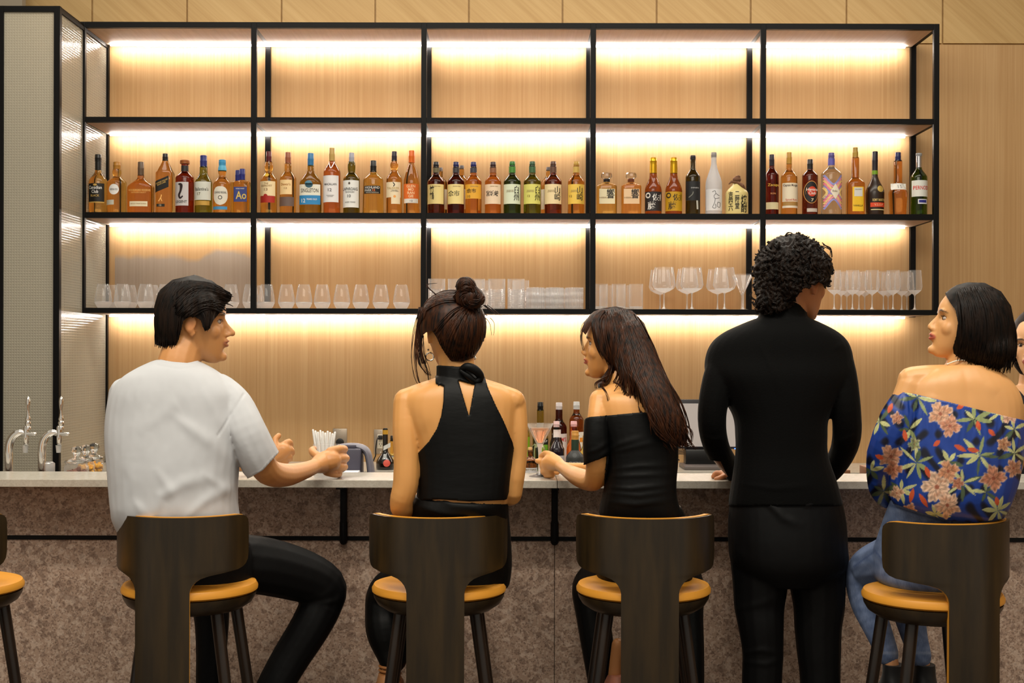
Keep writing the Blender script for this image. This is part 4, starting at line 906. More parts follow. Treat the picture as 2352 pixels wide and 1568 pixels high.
b = K('small brown apothecary bottle with cork and white label, by the cocktail glass', 1219, 32, 4.36, 1.03, (1027, 1035, (206, 160, 100), 5.2), 1048, 1058, (130, 76, 24), 1200, nhw=5.5, shoulder_pow=.6, glasscol=(120, 70, 30))
b.ring(1034, 1037, (90, 56, 26), off=.0012); l = b.label(1204, 1234, 1073, 1092, (206, 204, 204)); b.text('BITTERS', 1219, 1077, 24, 3, (130, 120, 80), parent=l)
b = K('pale green squat bottle behind the stem of the cocktail glass', 1237, 34, 6.40, ZK, (1000, 1006, (190, 200, 160), 6), 1012, 1030, (190, 210, 150), nhw=6)

# monitor and till
YM = 6.60
t = wthing('monitor', 'flat point-of-sale monitor with pale grey screen on the back counter', 'monitor', (W(1625, 1040, YM).x, YM, ZK))
a, c = W(1552, 917, YM), W(1697, 1031, YM)
part('bezel', MB().box(a.x, c.x, YM, YM+.03, c.z, a.z, b=.004), cmat((34, 30, 34), .4), t)
part('screen', MB().box(a.x+.012, c.x-.012, YM-.002, YM+.001, c.z+.012, a.z-.020), mat('grey_screen', (176, 168, 164), .35, emis=.25), t)
part('power_light', MB().ell((W(1688, 1030, YM).x, YM-.003, W(1688, 1030, YM).z), (.003, .002, .003), n=10), mat('blue_indicator', (60, 110, 255), .3, emis=6), t)
part('stand', MB().box(W(1575, 0, YM).x, W(1672, 0, YM).x, YM-.04, YM+.04, ZK+.004, c.z-.0005, b=.006), cmat((12, 12, 13), .35), t)
part('base', MB().box(W(1566, 0, YM).x, W(1680, 0, YM).x, YM-.15, YM+.06, ZK, ZK+.020, b=.004), cmat((96, 88, 86), .4), t)
mb = MB()
for i in range(4): mb.tube([W(1545, 1034+i*3, 6.7), W(1560, 1033+i*3, 6.66), W(1571, 1033+i*3, 6.66)], .0022, n=8)
mb.tube([W(1549, 1044, 6.7), W(1553, 1052, 6.66), W(1560, 1056, 6.66)], .003, n=8, sub=4)
tag(ob('cable_bundle', mb, cmat((60, 50, 50), .4), base=(0, 0, 0)), 'bunch of dark cables running into the monitor stand', 'cables')
for x0, x1, y0 in ((1936, 1950, 1078), (1985, 2003, 1071)):
    p0, p1 = W(x0, y0, 4.4), W(x1, y0, 4.4)
    tag(ob('wooden_block', MB().box(p0.x, p1.x, 4.38, 4.46, 1.03, p0.z, b=.002), cmat((124, 78, 44), .5), base=(0, 0, 0)), 'small brown wooden block at the rear of the bar, '+('beside the standing man\'s hip' if x0 < 1960 else 'behind the floral sleeve'), 'block', 'wooden blocks behind the bar')
# cocktail
YK = 4.09; zb = ZC; p = W(1240, 1090, YK)
t = wthing('cocktail', 'conical stemmed glass of pink-orange cocktail held by the long-haired woman', 'drink', (p.x, YK, zb))
kk = YK/F; Rk = 31*kk; hz = W(0, 969, YK).z-zb; cz_ = W(0, 1016, YK).z-zb
part('glass_bowl', MB().lathe([(.010, cz_-.002), (Rk, hz)], (p.x, YK, zb), n=36, cap0=False, cap1=False), M_thin, t); part('glass_stem', MB().lathe([(25*kk, 0), (25*kk, .002), (.012, .007), (.0055, .018), (.0045, .05), (.006, cz_-.012), (.010, cz_-.003), (.008, cz_)], (p.x, YK, zb), n=28), M_base, t)
lv = W(0, 979, YK).z-zb; f_ = (lv-cz_)/(hz-cz_)
mb = MB().lathe([(.0005, cz_+.0015), (.0078, cz_+.004), (.010+(Rk-.0105)*f_-.0016, lv), (.0005, lv)], (p.x, YK, zb), n=32); part('liquid', mb, mat('pink_cocktail', (255, 196, 156), .02, trans=1, ior=1.33), t)
# glass in the man's hand
YH = 4.06; p = W(751, 1060, YH)
t = wthing('rocks_glass', 'straight clear tumbler gripped by the man in the white T-shirt', 'glass', (p.x, YH, ZC))
hh = W(0, 1018, YH).z-ZC; r = .042
part('bowl', MB().lathe([(r*.95, .004), (r, hh)], (p.x, YH, ZC), n=36, cap0=False, cap1=False), M_thin, t); part('base', MB().lathe([(r*.90, 0), (r*.94, .003), (r*.94, .013), (.0005, .011)], (p.x, YH, ZC), n=36), M_base, t)

# ================================================================ bar stools
M_brz = mat('bronze_stained_plywood', (34, 25, 12), .34, noise=((30, 30, 4), (54, 40, 19), .8), spec=.55)
M_tan = mat('mustard_leather', (214, 146, 48), .42)
M_leg = mat('dark_stained_wood', (18, 12, 9), .35, noise=((30, 30, 3), (54, 38, 26), .6))
HWZ = [(0.0, .0725), (.40, .0725), (.838, .0725), (.848, .0745), (.857, .079), (.866, .087), (.873, .098), (.879, .12), (.884, .16), (.889, .20), (.894, .216), (.901, .227), (.912, .235), (.93, .238), (.97, .239), (1.005, .238), (1.016, .235), (1.023, .228), (1.027, .218), (1.0285, .205)]
def backshell(R0, R1, grow=0, lo=0):
    mb = MB(); nx = 28; rows = [(z, h+grow) for z, h in HWZ if z >= lo]
    if grow: rows = [(z+(grow if z > .99 else -grow if .838 < z < .95 else 0), h) for z, h in rows]
    V = []
    for R in (R0, R1):
        for z, h in rows:
            for j in range(nx+1):
                s = -1+2*j/nx; th = s*h/.18; flare = .0*(z > .88)
                V.append((R*math.sin(th), -R*math.cos(th)+flare, z))
    n = len(rows); w = nx+1; f = []
    for k in (0, 1):
        for i in range(n-1):
            for j in range(nx):
                q = [k*n*w+i*w+j, k*n*w+i*w+j+1, k*n*w+(i+1)*w+j+1, k*n*w+(i+1)*w+j]; f.append(q if k == 0 else q[::-1])
    for i in range(n-1):
        for j in (0, nx): f.append((i*w+j, (i+1)*w+j, n*w+(i+1)*w+j, n*w+i*w+j))
    for j in range(nx):
        for i in (0, n-1): f.append((i*w+j, i*w+j+1, n*w+i*w+j+1, n*w+i*w+j))
    mb.add(V, f); return mb
STOOL = None
def stool(x, y, rz, label, sc=1):
    global STOOL
    if STOOL is None:
        t = thing('bar_stool', label, 'stool', (x, y, 0), rz, 'bar stools along the counter'); BASES[t.name] = (0, 0, 0)
        part('backrest', backshell(.1875, .1795), M_brz, t, sharp=45)
        part('back_padding', backshell(.1792, .166, grow=.0015, lo=.4), M_tan, t, sharp=45)
        mb = MB().lathe([(.10, .812), (.172, .813), (.178, .818), (.1785, .826), (.173, .836), (.155, .841), (.08, .842), (.0, .842)], n=48, cap1=False); part('seat_cushion', mb, M_tan, t)
        mb = MB().lathe([(.05, .762), (.105, .763), (.140, .770), (.163, .785), (.173, .802), (.1745, .811), (.12, .813)], n=48); part('seat_base', mb, M_brz, t)
        for sx, yf, yb in ((-1, .075, .12), (1, .075, .12), (-1, -.055, -.075), (1, -.055, -.075)):
            part('leg', MB().tube([(sx*.098, yf, .772), (sx*.15, (yf+yb)/2, .39), (sx*.20, yb, .008)], [.0165, .0145, .012], n=16), M_leg, t)
        mb = MB(); mb.tube([(-.165, .105, .30), (.165, .105, .30)], .009, n=12)
        part('footrest', mb, M_leg, t)
        STOOL = t
    else:
        t = STOOL.copy(); COL.objects.link(t); t.location = (x, y, 0); t.rotation_euler = (0, 0, rz); t['label'] = label
        for ch in STOOL.children:
            c = ch.copy(); COL.objects.link(c); c.parent = t
    return t
SY = 3.55
stool((438-CX)*SY/F, SY, math.radians(-10), 'bar stool carrying the man in the white T-shirt')
stool((1010-CX)*SY/F, SY, 0, 'bar stool carrying the woman with the hair bun')
stool((1479-CX)*SY/F, SY, 0, 'bar stool carrying the long-haired woman in black')
stool(1.09, 3.45, math.radians(18), 'turned bar stool carrying the woman in the floral blouse')
stool((-105-CX)*SY/F, SY, math.radians(-10), 'empty bar stool mostly cut off beside the beer taps')
# ================================================================ people
def remesh(mb, voxel=.004, smooth=4, grow=0.0):
    me = mesh_from(mb, 'tmp'); o = bpy.data.objects.new('tmp', me); COL.objects.link(o)
    bm = bmesh.new(); bm.from_mesh(me); bmesh.ops.recalc_face_normals(bm, faces=bm.faces); bm.to_mesh(me); bm.free()
    m = o.modifiers.new('r', 'REMESH'); m.mode = 'VOXEL'; m.voxel_size = voxel; m.adaptivity = 0
    if smooth:
        s = o.modifiers.new('s', 'SMOOTH'); s.iterations = smooth; s.factor = .5
    dg = bpy.context.evaluated_depsgraph_get(); dg.update()
    out = bpy.data.meshes.new_from_object(o.evaluated_get(dg))
    bpy.data.objects.remove(o); bpy.data.meshes.remove(me)
    if grow:
        c, n = cov(out), nrm(out); setco(out, c+n*grow)
    return out
def cov(me):
    a = np.empty(len(me.vertices)*3, np.float32); me.vertices.foreach_get('co', a); return a.reshape(-1, 3).astype(float)
def nrm(me):
    me.update(); a = np.empty(len(me.vertices)*3, np.float32); me.vertex_normals.foreach_get('vector', a); return a.reshape(-1, 3).astype(float)
def setco(me, c):
    me.vertices.foreach_set('co', np.asarray(c, np.float32).ravel()); me.update()
def paint(me, rgb):
    """rgb (n,3) in 0-255 sRGB"""
    v = np.asarray(rgb, float)/255; l = np.where(v <= .04045, v/12.92, ((v+.055)/1.055)**2.4)
    at = me.color_attributes.new('Col', 'FLOAT_COLOR', 'POINT'); at.data.foreach_set('color', np.concatenate([l, np.ones((len(l), 1))], 1).astype(np.float32).ravel())
def inside(P, poly):
    x, y = P[:, 0], P[:, 1]; r = np.zeros(len(P), bool); n = len(poly)
    for i in range(n):
        x1, y1 = poly[i]; x2, y2 = poly[(i+1) % n]
        c = ((y1 > y) != (y2 > y)) & (x < (x2-x1)*(y-y1)/((y2-y1) or 1e-9)+x1); r ^= c
    return r
def near_poly(p, poly):
    best = None; n = len(poly)
    for i in range(n):
        a = np.array(poly[i], float); b = np.array(poly[(i+1) % n], float); d = b-a; t = np.clip(np.dot(p-a, d)/max(1e-9, d @ d), 0, 1); q = a+d*t; e = np.hypot(*(q-p))
        if best is None or e < best[0]: best = (e, q)
    return best
def cut(me, poly, holes=(), snap=9):
    c = cov(me); P = PX(c); keep = inside(P, poly)
    for h in holes: keep &= ~inside(P, h)
    bm = bmesh.new(); bm.from_mesh(me); bm.verts.ensure_lookup_table()
    bmesh.ops.delete(bm, geom=[v for v in bm.verts if not keep[v.index]], context='VERTS')
    for v in bm.verts:
        if v.is_boundary:
            q = PX(np.array([v.co]))[0]; b = near_poly(q, poly)
            for h in holes:
                k = near_poly(q, h)
                if k[0] < b[0]: b = k
            if b[0] < snap: v.co = W(b[1][0], b[1][1], v.co.y)
    bmesh.ops.smooth_vert(bm, verts=[v for v in bm.verts if v.is_boundary], factor=.3, use_axis_x=True, use_axis_y=True, use_axis_z=True)
    bm.to_mesh(me); bm.free(); me.update(); return me
def thicken(me, t=.0025):
    """turn the cut cloth inwards at its edges so that it has thickness"""
    bm = bmesh.new(); bm.from_mesh(me); bm.normal_update()
    be = [e for e in bm.edges if e.is_boundary]
    r = bmesh.ops.extrude_edge_only(bm, edges=be)
    vs = [g for g in r['geom'] if isinstance(g, bmesh.types.BMVert)]
    for v in vs: pass
    bm.normal_update()
    src = {}
    for v in vs:
        for e in v.link_edges:
            o = e.other_vert(v)
            if o not in vs: src[v] = o
    for v, o in src.items(): v.co = o.co - o.normal*t
    bm.to_mesh(me); bm.free(); me.update(); return me
def folds(me, lines, soft=1.35, gain=.62):
    """cloth folds: (pixel polyline, width px, height m) raise the camera-side surface along its normal"""
    c, n = cov(me), nrm(me); P = PX(c); d = np.zeros(len(c)); toward = np.clip((-n[:, 1]+.1)/.5, 0, 1)
    for pts, w, a in lines:
        best = np.full(len(c), 1e9); arc = np.zeros(len(c))
        for i in range(len(pts)-1):
            p, q = np.array(pts[i], float), np.array(pts[i+1], float); s = q-p; t = np.clip(((P-p) @ s)/(s @ s), 0, 1); e = np.hypot(*(P-(p+t[:, None]*s)).T)
            k = e < best; best = np.where(k, e, best); arc = np.where(k, (i+t)/(len(pts)-1), arc) if i else t/(len(pts)-1)
        tp = np.sin(np.pi*np.clip(.08+.84*arc, 0, 1)) if w > 3 else 1.0
        ww = w*soft*(.6+.7*arc) if w > 3 else w
        d += a*tp*np.exp(-(best/ww)**2)*gain
    setco(me, c+n*(d*toward)[:, None])
def Yof(me): return None
def hframe(px, py, Y, yaw, pitch, roll, s):
    return Matrix.Translation(W(px, py, Y)) @ Matrix.Rotation(math.radians(-yaw), 4, 'Z') @ Matrix.Rotation(math.radians(roll), 4, 'Y') @ Matrix.Rotation(math.radians(pitch), 4, 'X') @ Matrix.Scale(s, 4)
def head(mb, M, fem=False, tip=None):
    S = [(.126, -.03, .005, .018), (.118, -.062, .040, .044), (.100, -.084, .068, .061), (.070, -.095, .086, .0715), (.040, -.098, .092, .0745), (.018, -.096, .0865, .074), (-.008, -.089, .0865, .0705), (-.032, -.078, .087, .0655),
         (-.055, -.062, .086, .0595 if not fem else .056), (-.075, -.035, .0835, .051 if not fem else .046), (-.092, .0, .080, .039 if not fem else .033), (-.104, .030, .074, .023), (-.109, .045, .064, .010)]
    rows = [(0, (f+b)/2, z, a, (f-b)/2) for z, b, f, a in reversed(S)]
    loft(mb, rows, sub=3, n=32, e=2.15, M=M)
    E = lambda c, r, rot=None: mb.ell(c, r, n=16, M=M, rot=rot)
    tip = tip or (.1035 if fem else .108); mb.tube([(0, .083, .020), (0, .0905, .004), (0, (tip+.0905)/2+.001, -.011), (0, tip-.0015, -.021)], [.0070, .0076, .0088, .0100], n=14, M=M)
    for s in (1, -1):
        E((s*.0095, .0945, -.0265), (.0072, .0105, .0066)); E((s*.026, .0775, .032), (.022, .013, .0085)); E((s*.036, .050, -.018), (.027, .0255, .028))
        R = Matrix.Rotation(math.radians(-12), 3, 'X') @ Matrix.Rotation(math.radians(s*-18), 3, 'Z')
        E((s*.0765, -.010, .004), (.0058, .0175, .027), R); E((s*.0735, -.005, -.022), (.005, .010, .012), R)
        E((s*.012, .089, -.0515), (.011, .007, .0045))
    E((0, .0865, -.020), (.0125, .0135, .015)); E((0, .0800, -.045), (.025, .0125, .021))
    E((0, .0925, -.0445), (.020, .0095, .0052)); E((0, .0905, -.0565), (.0165, .010, .0062)); E((0, .081, -.090), (.019, .014, .014))
def face(me, M, skin, fem=False, smile=0):
    """shapes sockets, ears and mouth on the finished surface and returns skin colours"""
    c = cov(me); Mi = np.array(M.inverted()); L = (np.c_[c, np.ones(len(c))] @ Mi.T)[:, :3]
    R = np.array(M.to_3x3()); d = np.zeros_like(L)
    for s in (1, -1):
        g = np.exp(-(((L[:, 0]-s*.031)/.016)**2+((L[:, 2]-.012)/.010)**2))*(L[:, 1] > .045); d[:, 1] -= g*.0075
        g = np.exp(-(((L[:, 0]-s*.080)/.006)**2+((L[:, 1]+.004)/.008)**2+((L[:, 2]-.002)/.013)**2)); d[:, 0] -= s*g*.0045
        if smile:
            g = np.exp(-(((L[:, 0]-s*.030)/.010)**2+((L[:, 2]+.043)/.012)**2))*(L[:, 1] > .05); d[:, 1] -= g*.003
    g = np.exp(-(((L[:, 2]+.0503)/.0022)**2))*(np.abs(L[:, 0]) < .022)*(L[:, 1] > .07); d[:, 1] -= g*.004
    setco(me, c+d @ R.T)
    col = np.tile(np.array(skin, float), (len(c), 1)); hd = (L[:, 2] > -.115) & (np.abs(L[:, 0]) < .1) & (np.abs(L[:, 1]) < .13) & (L[:, 2] < .14)
    def mix(mask, rgb): col[:] = col*(1-mask[:, None])+np.array(rgb, float)*mask[:, None]
    fr = (L[:, 1] > .04) & hd
    lip = np.clip(1.35-(np.abs(L[:, 0])/.023)**2-((L[:, 2]+.0505)/.0105)**2, 0, 1)*fr*(L[:, 1] > .078); mix(np.clip(lip*2.2, 0, 1)*(.85 if fem else .5), (176, 78, 66) if fem else (160, 88, 70))
    g = np.exp(-((L[:, 2]+.0503)/.0016)**2)*(np.abs(L[:, 0]) < .021)*(L[:, 1] > .07)*hd; mix(g*.75, (90, 34, 28))
    for s in (1, -1):
        bx = (L[:, 0]*s-.031)/.021; bz = (L[:, 2]-.0345+.006*bx**2)/.0042; mix(np.clip(1.3-bx**2-bz**2, 0, 1)*fr*.85, (40, 26, 18))
        ex = (L[:, 0]*s-.031)/.0165; up = (L[:, 2]-.0175+.004*ex**2)/.0024; mix(np.clip(1.3-ex**2-up**2, 0, 1)*fr, (28, 18, 14))
        g = np.exp(-(((L[:, 0]*s-.045)/.02)**2+((L[:, 1]-.06)/.03)**2+((L[:, 2]+.02)/.018)**2))*hd; mix(g*.08, (226, 130, 96))
        g = np.exp(-(((L[:, 0]*s-.079)/.010)**2+((L[:, 1]+.008)/.018)**2+((L[:, 2])/.024)**2))*hd; mix(g*.3, (206, 110, 70))
    return col
def eyes(M, who):
    for s in (1, -1):
        e = MB().ell((s*.031, .0665, .0112), (.0125, .0095, .0072), n=18, M=M); o = part('eye', e, cmat((176, 160, 148), .3), who)
        i = MB().ell((s*.0305, .0742, .0115), (.0056, .0026, .0056), n=14, M=M); subpart('iris', i, cmat((34, 20, 14), .15), o, who)
def bvh_of(me):
    c = [v.co.copy() for v in me.vertices]; return BVHTree.FromPolygons(c, [tuple(p.vertices) for p in me.polygons])
CAM = Vector((0, 0, CZ))
def drape(bv, px, py, Yd, lift):
    d = (W(px, py, 1.0)-CAM); h = bv.ray_cast(CAM+d*2.0, d.normalized())
    if h[0] is None: return W(px, py, Yd), False
    return h[0]-d.normalized()*lift, True
def resample(P, n):
    P = [np.array(p, float) for p in P]; P, _ = catmull([Vector((p[0], p[1], 0)) for p in P], [0]*len(P), 8)
    L = [0]
    for a, b in zip(P, P[1:]): L.append(L[-1]+(b-a).length)
    out = []; j = 0
    for i in range(n):
        t = L[-1]*i/(n-1)
        while j < len(L)-2 and L[j+1] < t: j += 1
        u = (t-L[j])/max(1e-9, L[j+1]-L[j]); out.append(P[j].lerp(P[j+1], u))
    return out
def strands(mb, bv, guides, N, r=1.6, jit=3, lift=.002, n=12, seed=1, Yd=3.5, wave=0, sides=5, spread=1.0, nm=2):
    """locks of hair lying over the surface between neighbouring pixel guides"""
    rnd = random.Random(seed); G = [resample(g, n) for g in guides]
    for k in range(N):
        u = rnd.random()*(len(G)-1) if len(G) > 1 else 0; a = int(u); f = u-a; b = min(a+1, len(G)-1)
        ox, oy = rnd.gauss(0, jit), rnd.gauss(0, jit); t0 = rnd.random()*.15; t1 = 1-rnd.random()*.22; ph = rnd.random()*6.28; li = lift*rnd.uniform(.2, 1.6)
        pts = []; yl = Yd; rr = []
        w_ = rnd.gauss(0, jit)
        for i in range(n):
            t = t0+(t1-t0)*i/(n-1); j = t*(n-1); q = min(int(j), n-2); g = j-q
            pa = G[a][q].lerp(G[a][q+1], g); pb = G[b][q].lerp(G[b][q+1], g); p = pa.lerp(pb, f)
            x = p.x+ox*(1-.3*t)+w_*t*spread+wave*math.sin(ph+t*9)*t; y = p.y+oy*.6
            pt, ok = drape(bv, x, y, yl, li)
            if ok and i and abs(pt.y-yl) > .04: pt = W(x, y, yl+(pt.y-yl)*.2)
            yl = pt.y; pts.append(pt); rr.append(r*.00115*math.sin(math.pi*min(.97, (.12+.86*i/(n-1))))**.6*rnd.uniform(.8, 1.2))
        mb.tube(pts, rr, n=sides, caps=False)
M_skin = vcol('skin', .42, .45, sss=.12)
M_cloth_v = vcol('painted_cloth', .6, .3)
def mixmat():
    return None
M_hair = mat('black_hair', (6, 4, 3), .48, spec=.16, noise=((110, 110, 14), (34, 21, 13), .7))
M_hairb = mat('dark_brown_hair', (12, 6, 4), .42, spec=.2, noise=((120, 120, 18), (70, 36, 15), .75))
M_knit = mat('black_knit', (3, 3, 3), .8, spec=.12, sheen=.03, bump=((220, 220, 220), .3, .002))
M_velvet = mat('black_jersey', (3, 3, 3), .55, spec=.22, bump=((12, 12, 30), .25, .006))
M_twill = mat('black_twill', (4, 4, 5), .6, spec=.2, bump=((14, 14, 10), .3, .008))
M_tee = mat('white_cotton', (187, 188, 191), .85, bump=((7, 7, 4), .4, .03))
def person(label, px, Y):
    x = W(px, 1500, Y).x; return wthing('person', label, 'person', (x, Y, 0))
def wear(name, me, m, who, sharp=180):
    return ob(name, shift(me, who), m, who, base=(0, 0, 0), sharp=sharp)
def shift(me, who):
    b = np.array(BASES[who.name]); setco(me, cov(me)-b); return me
def hairmesh(name, base_me, mb, m, who):
    o = wear('hair', base_me, m, who); 
    if mb is not None and mb.v: subpart('hair_strands', mb, m, o, who, sharp=180)
    return o
def finger(mb, rows): ptube(mb, rows, sub=3, n=12)

# ---------------------------------------------------------------- the man in the white T-shirt
A = person('man in a white T-shirt and black trousers turned in profile, gripping a glass', 438, 3.55)
MA = hframe(446, 748, 3.57, 77, 0, 0, .915)
sk = MB(); head(sk, MA, tip=.1105)
ptube(sk, [(430, 780, 3.56, 44), (412, 830, 3.54, 48), (402, 880, 3.53, 52)])
ploft(sk, [(350, 450, 845, 3.53, .05), (290, 505, 880, 3.53, .08), (270, 530, 940, 3.53, .095), (275, 525, 1050, 3.52, .10), (285, 530, 1200, 3.53, .10), (310, 560, 1320, 3.58, .10)])
ptube(sk, [(530, 930, 3.52, 30), (570, 990, 3.51, 29), (596, 1050, 3.53, 31), (616, 1083, 3.58, 31), (655, 1091, 3.70, 27), (700, 1080, 3.83, 20), (724, 1070, 3.91, 17)])
ptube(sk, [(724, 1070, 3.91, 17), (742, 1062, 3.955, 25), (758, 1058, 3.965, 26)])
for r in ([(758, 1036, 3.965, 10), (778, 1031, 3.985, 9.5), (791, 1031, 4.03, 9), (788, 1033, 4.075, 8)], [(762, 1054, 3.965, 10), (782, 1052, 3.985, 9.5), (795, 1052, 4.03, 9), (790, 1054, 4.075, 8)],
          [(758, 1070, 3.965, 10), (778, 1071, 3.985, 9.5), (791, 1072, 4.03, 9), (788, 1073, 4.075, 8)], [(750, 1084, 3.965, 9), (766, 1088, 3.985, 8.5), (777, 1089, 4.02, 8), (780, 1088, 4.06, 7)],
          [(738, 1052, 3.96, 11), (722, 1042, 3.98, 9.5), (717, 1034, 4.02, 8.5), (722, 1030, 4.045, 7)]): finger(sk, r)
ptube(sk, [(300, 920, 3.54, 32), (290, 1000, 3.66, 28), (300, 1062, 3.78, 26), (450, 1066, 3.95, 23), (590, 1060, 4.10, 18), (625, 1048, 4.14, 17)])
ptube(sk, [(620, 1050, 4.14, 16), (640, 1040, 4.15, 20), (650, 1034, 4.15, 19)])
for r in ([(650, 1022, 4.15, 8), (664, 1014, 4.16, 7.5), (668, 1022, 4.18, 7)], [(654, 1034, 4.15, 8), (668, 1032, 4.16, 7.5), (671, 1040, 4.18, 7)], [(650, 1046, 4.15, 8), (664, 1048, 4.16, 7.5), (666, 1054, 4.18, 7)], [(642, 1054, 4.15, 7.5), (654, 1060, 4.16, 7), (656, 1064, 4.18, 6.5)], [(634, 1026, 4.14, 8), (632, 1010, 4.15, 7.5), (640, 1000, 4.16, 6.5)]): finger(sk, r)
me = remesh(sk, .0034, 3); col = face(me, MA, (196, 138, 84)); paint(me, col); wear('body', me, M_skin, A); eyes(MA, A)
sh_ = MB()
ploft(sh_, [(362, 452, 826, 3.535, .062), (345, 462, 832, 3.535, .066), (312, 492, 848, 3.53, .082), (280, 520, 870, 3.53, .098), (256, 548, 905, 3.53, .11), (246, 556, 955, 3.53, .116), (244, 556, 1010, 3.525, .12), (249, 548, 1070, 3.52, .123), (254, 544, 1130, 3.52, .124), (258, 546, 1170, 3.52, .124), (264, 552, 1200, 3.53, .122), (292, 565, 1250, 3.56, .125)])
ptube(sh_, [(505, 895, 3.53, 38), (538, 930, 3.52, 42), (565, 985, 3.50, 44), (585, 1030, 3.51, 46), (602, 1066, 3.53, 47)])
ptube(sh_, [(290, 905, 3.54, 40), (282, 970, 3.61, 39), (286, 1030, 3.70, 36)])
sh_.ell(W(560, 1250, 3.60), (.018, .03, .016))
me = remesh(sh_, .0042, 4)
me = cut(me, [(352, 822), (395, 830), (430, 833), (462, 826), (560, 860), (660, 960), (640, 1040), (604, 1080), (570, 1099), (556, 1092), (560, 1250), (590, 1262), (590, 1275), (200, 1275), (200, 880)])
folds(me, [([(400, 955), (440, 985), (490, 1020), (540, 1075)], 9, .010), ([(470, 900), (500, 960), (540, 1020)], 8, .006), ([(350, 930), (320, 985), (305, 1060)], 12, .007), ([(330, 990), (400, 930), (410, 925)], 10, .005),
           ([(352, 1190), (370, 1140), (420, 1110), (500, 1090)], 8, .010), ([(360, 1080), (395, 1130), (400, 1185)], 7, .007), ([(430, 1185), (470, 1150), (520, 1120), (540, 1110)], 8, .009), ([(280, 1170), (300, 1100), (290, 1040)], 9, .006), ([(470, 1090), (510, 1120), (535, 1150)], 7, .007),
           ([(560, 905), (545, 930), (525, 960), (500, 1000)], 2.6, -.004), ([(545, 900), (590, 980), (620, 1040)], 7, .004), ([(520, 950), (560, 1030), (590, 1085)], 7, .005), ([(360, 838), (410, 847), (455, 842)], 2.4, -.0025), ([(310, 1150), (335, 1188)], 6, .006)], soft=1.9, gain=.55)
wear('t_shirt', thicken(me), M_tee, A)
tr = MB()
ploft(tr, [(305, 560, 1215, 3.57, .10), (302, 572, 1260, 3.585, .125), (302, 578, 1310, 3.60, .14), (315, 575, 1345, 3.60, .14)])
ptube(tr, [(480, 1292, 3.62, 66), (585, 1296, 3.70, 67), (682, 1318, 3.77, 62), (742, 1346, 3.80, 53), (738, 1385, 3.80, 50), (712, 1440, 3.78, 47), (662, 1520, 3.76, 44), (620, 1600, 3.74, 41), (600, 1680, 3.74, 38), (596, 1740, 3.74, 34)])
ptube(tr, [(400, 1310, 3.60, 62), (440, 1325, 3.75, 56), (470, 1345, 3.88, 50), (485, 1400, 3.90, 42), (486, 1480, 3.88, 36), (482, 1570, 3.86, 32), (480, 1720, 3.84, 28)])
me = remesh(tr, .005, 5)
folds(me, [([(740, 1385), (770, 1380), (792, 1362)], 5, .006), ([(745, 1395), (765, 1405), (770, 1420)], 5, .005), ([(700, 1380), (740, 1370), (780, 1345)], 6, .004)])
wear('trousers', me, M_twill, A)
def shoe(mb, px, py, Y, yaw, L=.26, h=.09, w=.048):
    p = W(px, py, Y); M = Matrix.Translation(p) @ Matrix.Rotation(math.radians(-yaw), 4, 'Z')
    loft(mb, [(0, .04, -h, w*.95, L*.5), (0, .04, -h+.02, w, L*.5), (0, .02, -h+.045, w*.9, L*.42), (0, -.03, -h+.07, w*.8, L*.24), (0, -.05, -h+.10, w*.72, L*.16), (0, -.05, 0, w*.7, L*.14)], M=M, sub=3)
sm_ = MB(); shoe(sm_, 592, 1748, 3.74, 60); part('shoe', sm_, cmat((24, 22, 22), .4), A)
sm_ = MB(); shoe(sm_, 480, 1728, 3.84, 20); part('shoe', sm_, cmat((24, 22, 22), .4), A)
hv = MB()
k = 3.57/F
hv.ell(W(436, 738, 3.57), (90*k, .086, 108*k), n=32); ptube(hv, [(395, 745, 3.56, 40), (388, 778, 3.56, 30)]); ptube(hv, [(440, 680, 3.55, 46), (482, 676, 3.56, 34), (512, 680, 3.57, 20), (534, 680, 3.57, 9)])
ptube(hv, [(470, 700, 3.52, 30), (474, 750, 3.50, 14)])
hb = remesh(hv, .004, 3)
hb = cut(hb, [(357, 792), (353, 740), (354, 703), (364, 668), (396, 642), (450, 630), (485, 643), (508, 660), (534, 676), (530, 690), (518, 700), (512, 712), (502, 722), (490, 736), (482, 754), (472, 764), (465, 750), (461, 736), (448, 728), (432, 728), (421, 738), (417, 757), (411, 780), (403, 796), (376, 797)])
bv = bvh_of(hb); st = MB()
strands(st, bv, [[(400, 650), (372, 690), (361, 740), (362, 800)], [(420, 645), (392, 690), (384, 740), (381, 804)], [(440, 645), (418, 690), (408, 735), (402, 798)]], 170, r=2.6, jit=3, seed=1, Yd=3.5)
strands(st, bv, [[(395, 690), (440, 650), (490, 655), (530, 678)], [(405, 720), (450, 675), (495, 672), (528, 682)], [(415, 728), (455, 698), (495, 690), (520, 698)], [(440, 725), (468, 708), (490, 706), (510, 718)]], 260, r=2.8, jit=4, seed=2, Yd=3.5, wave=3, lift=.0035)
strands(st, bv, [[(440, 700), (462, 715), (472, 740), (474, 762)], [(470, 700), (484, 712), (484, 735), (478, 755)]], 40, r=2, jit=2, seed=3, Yd=3.5)
hairmesh('hair', hb, st, M_hair, A)

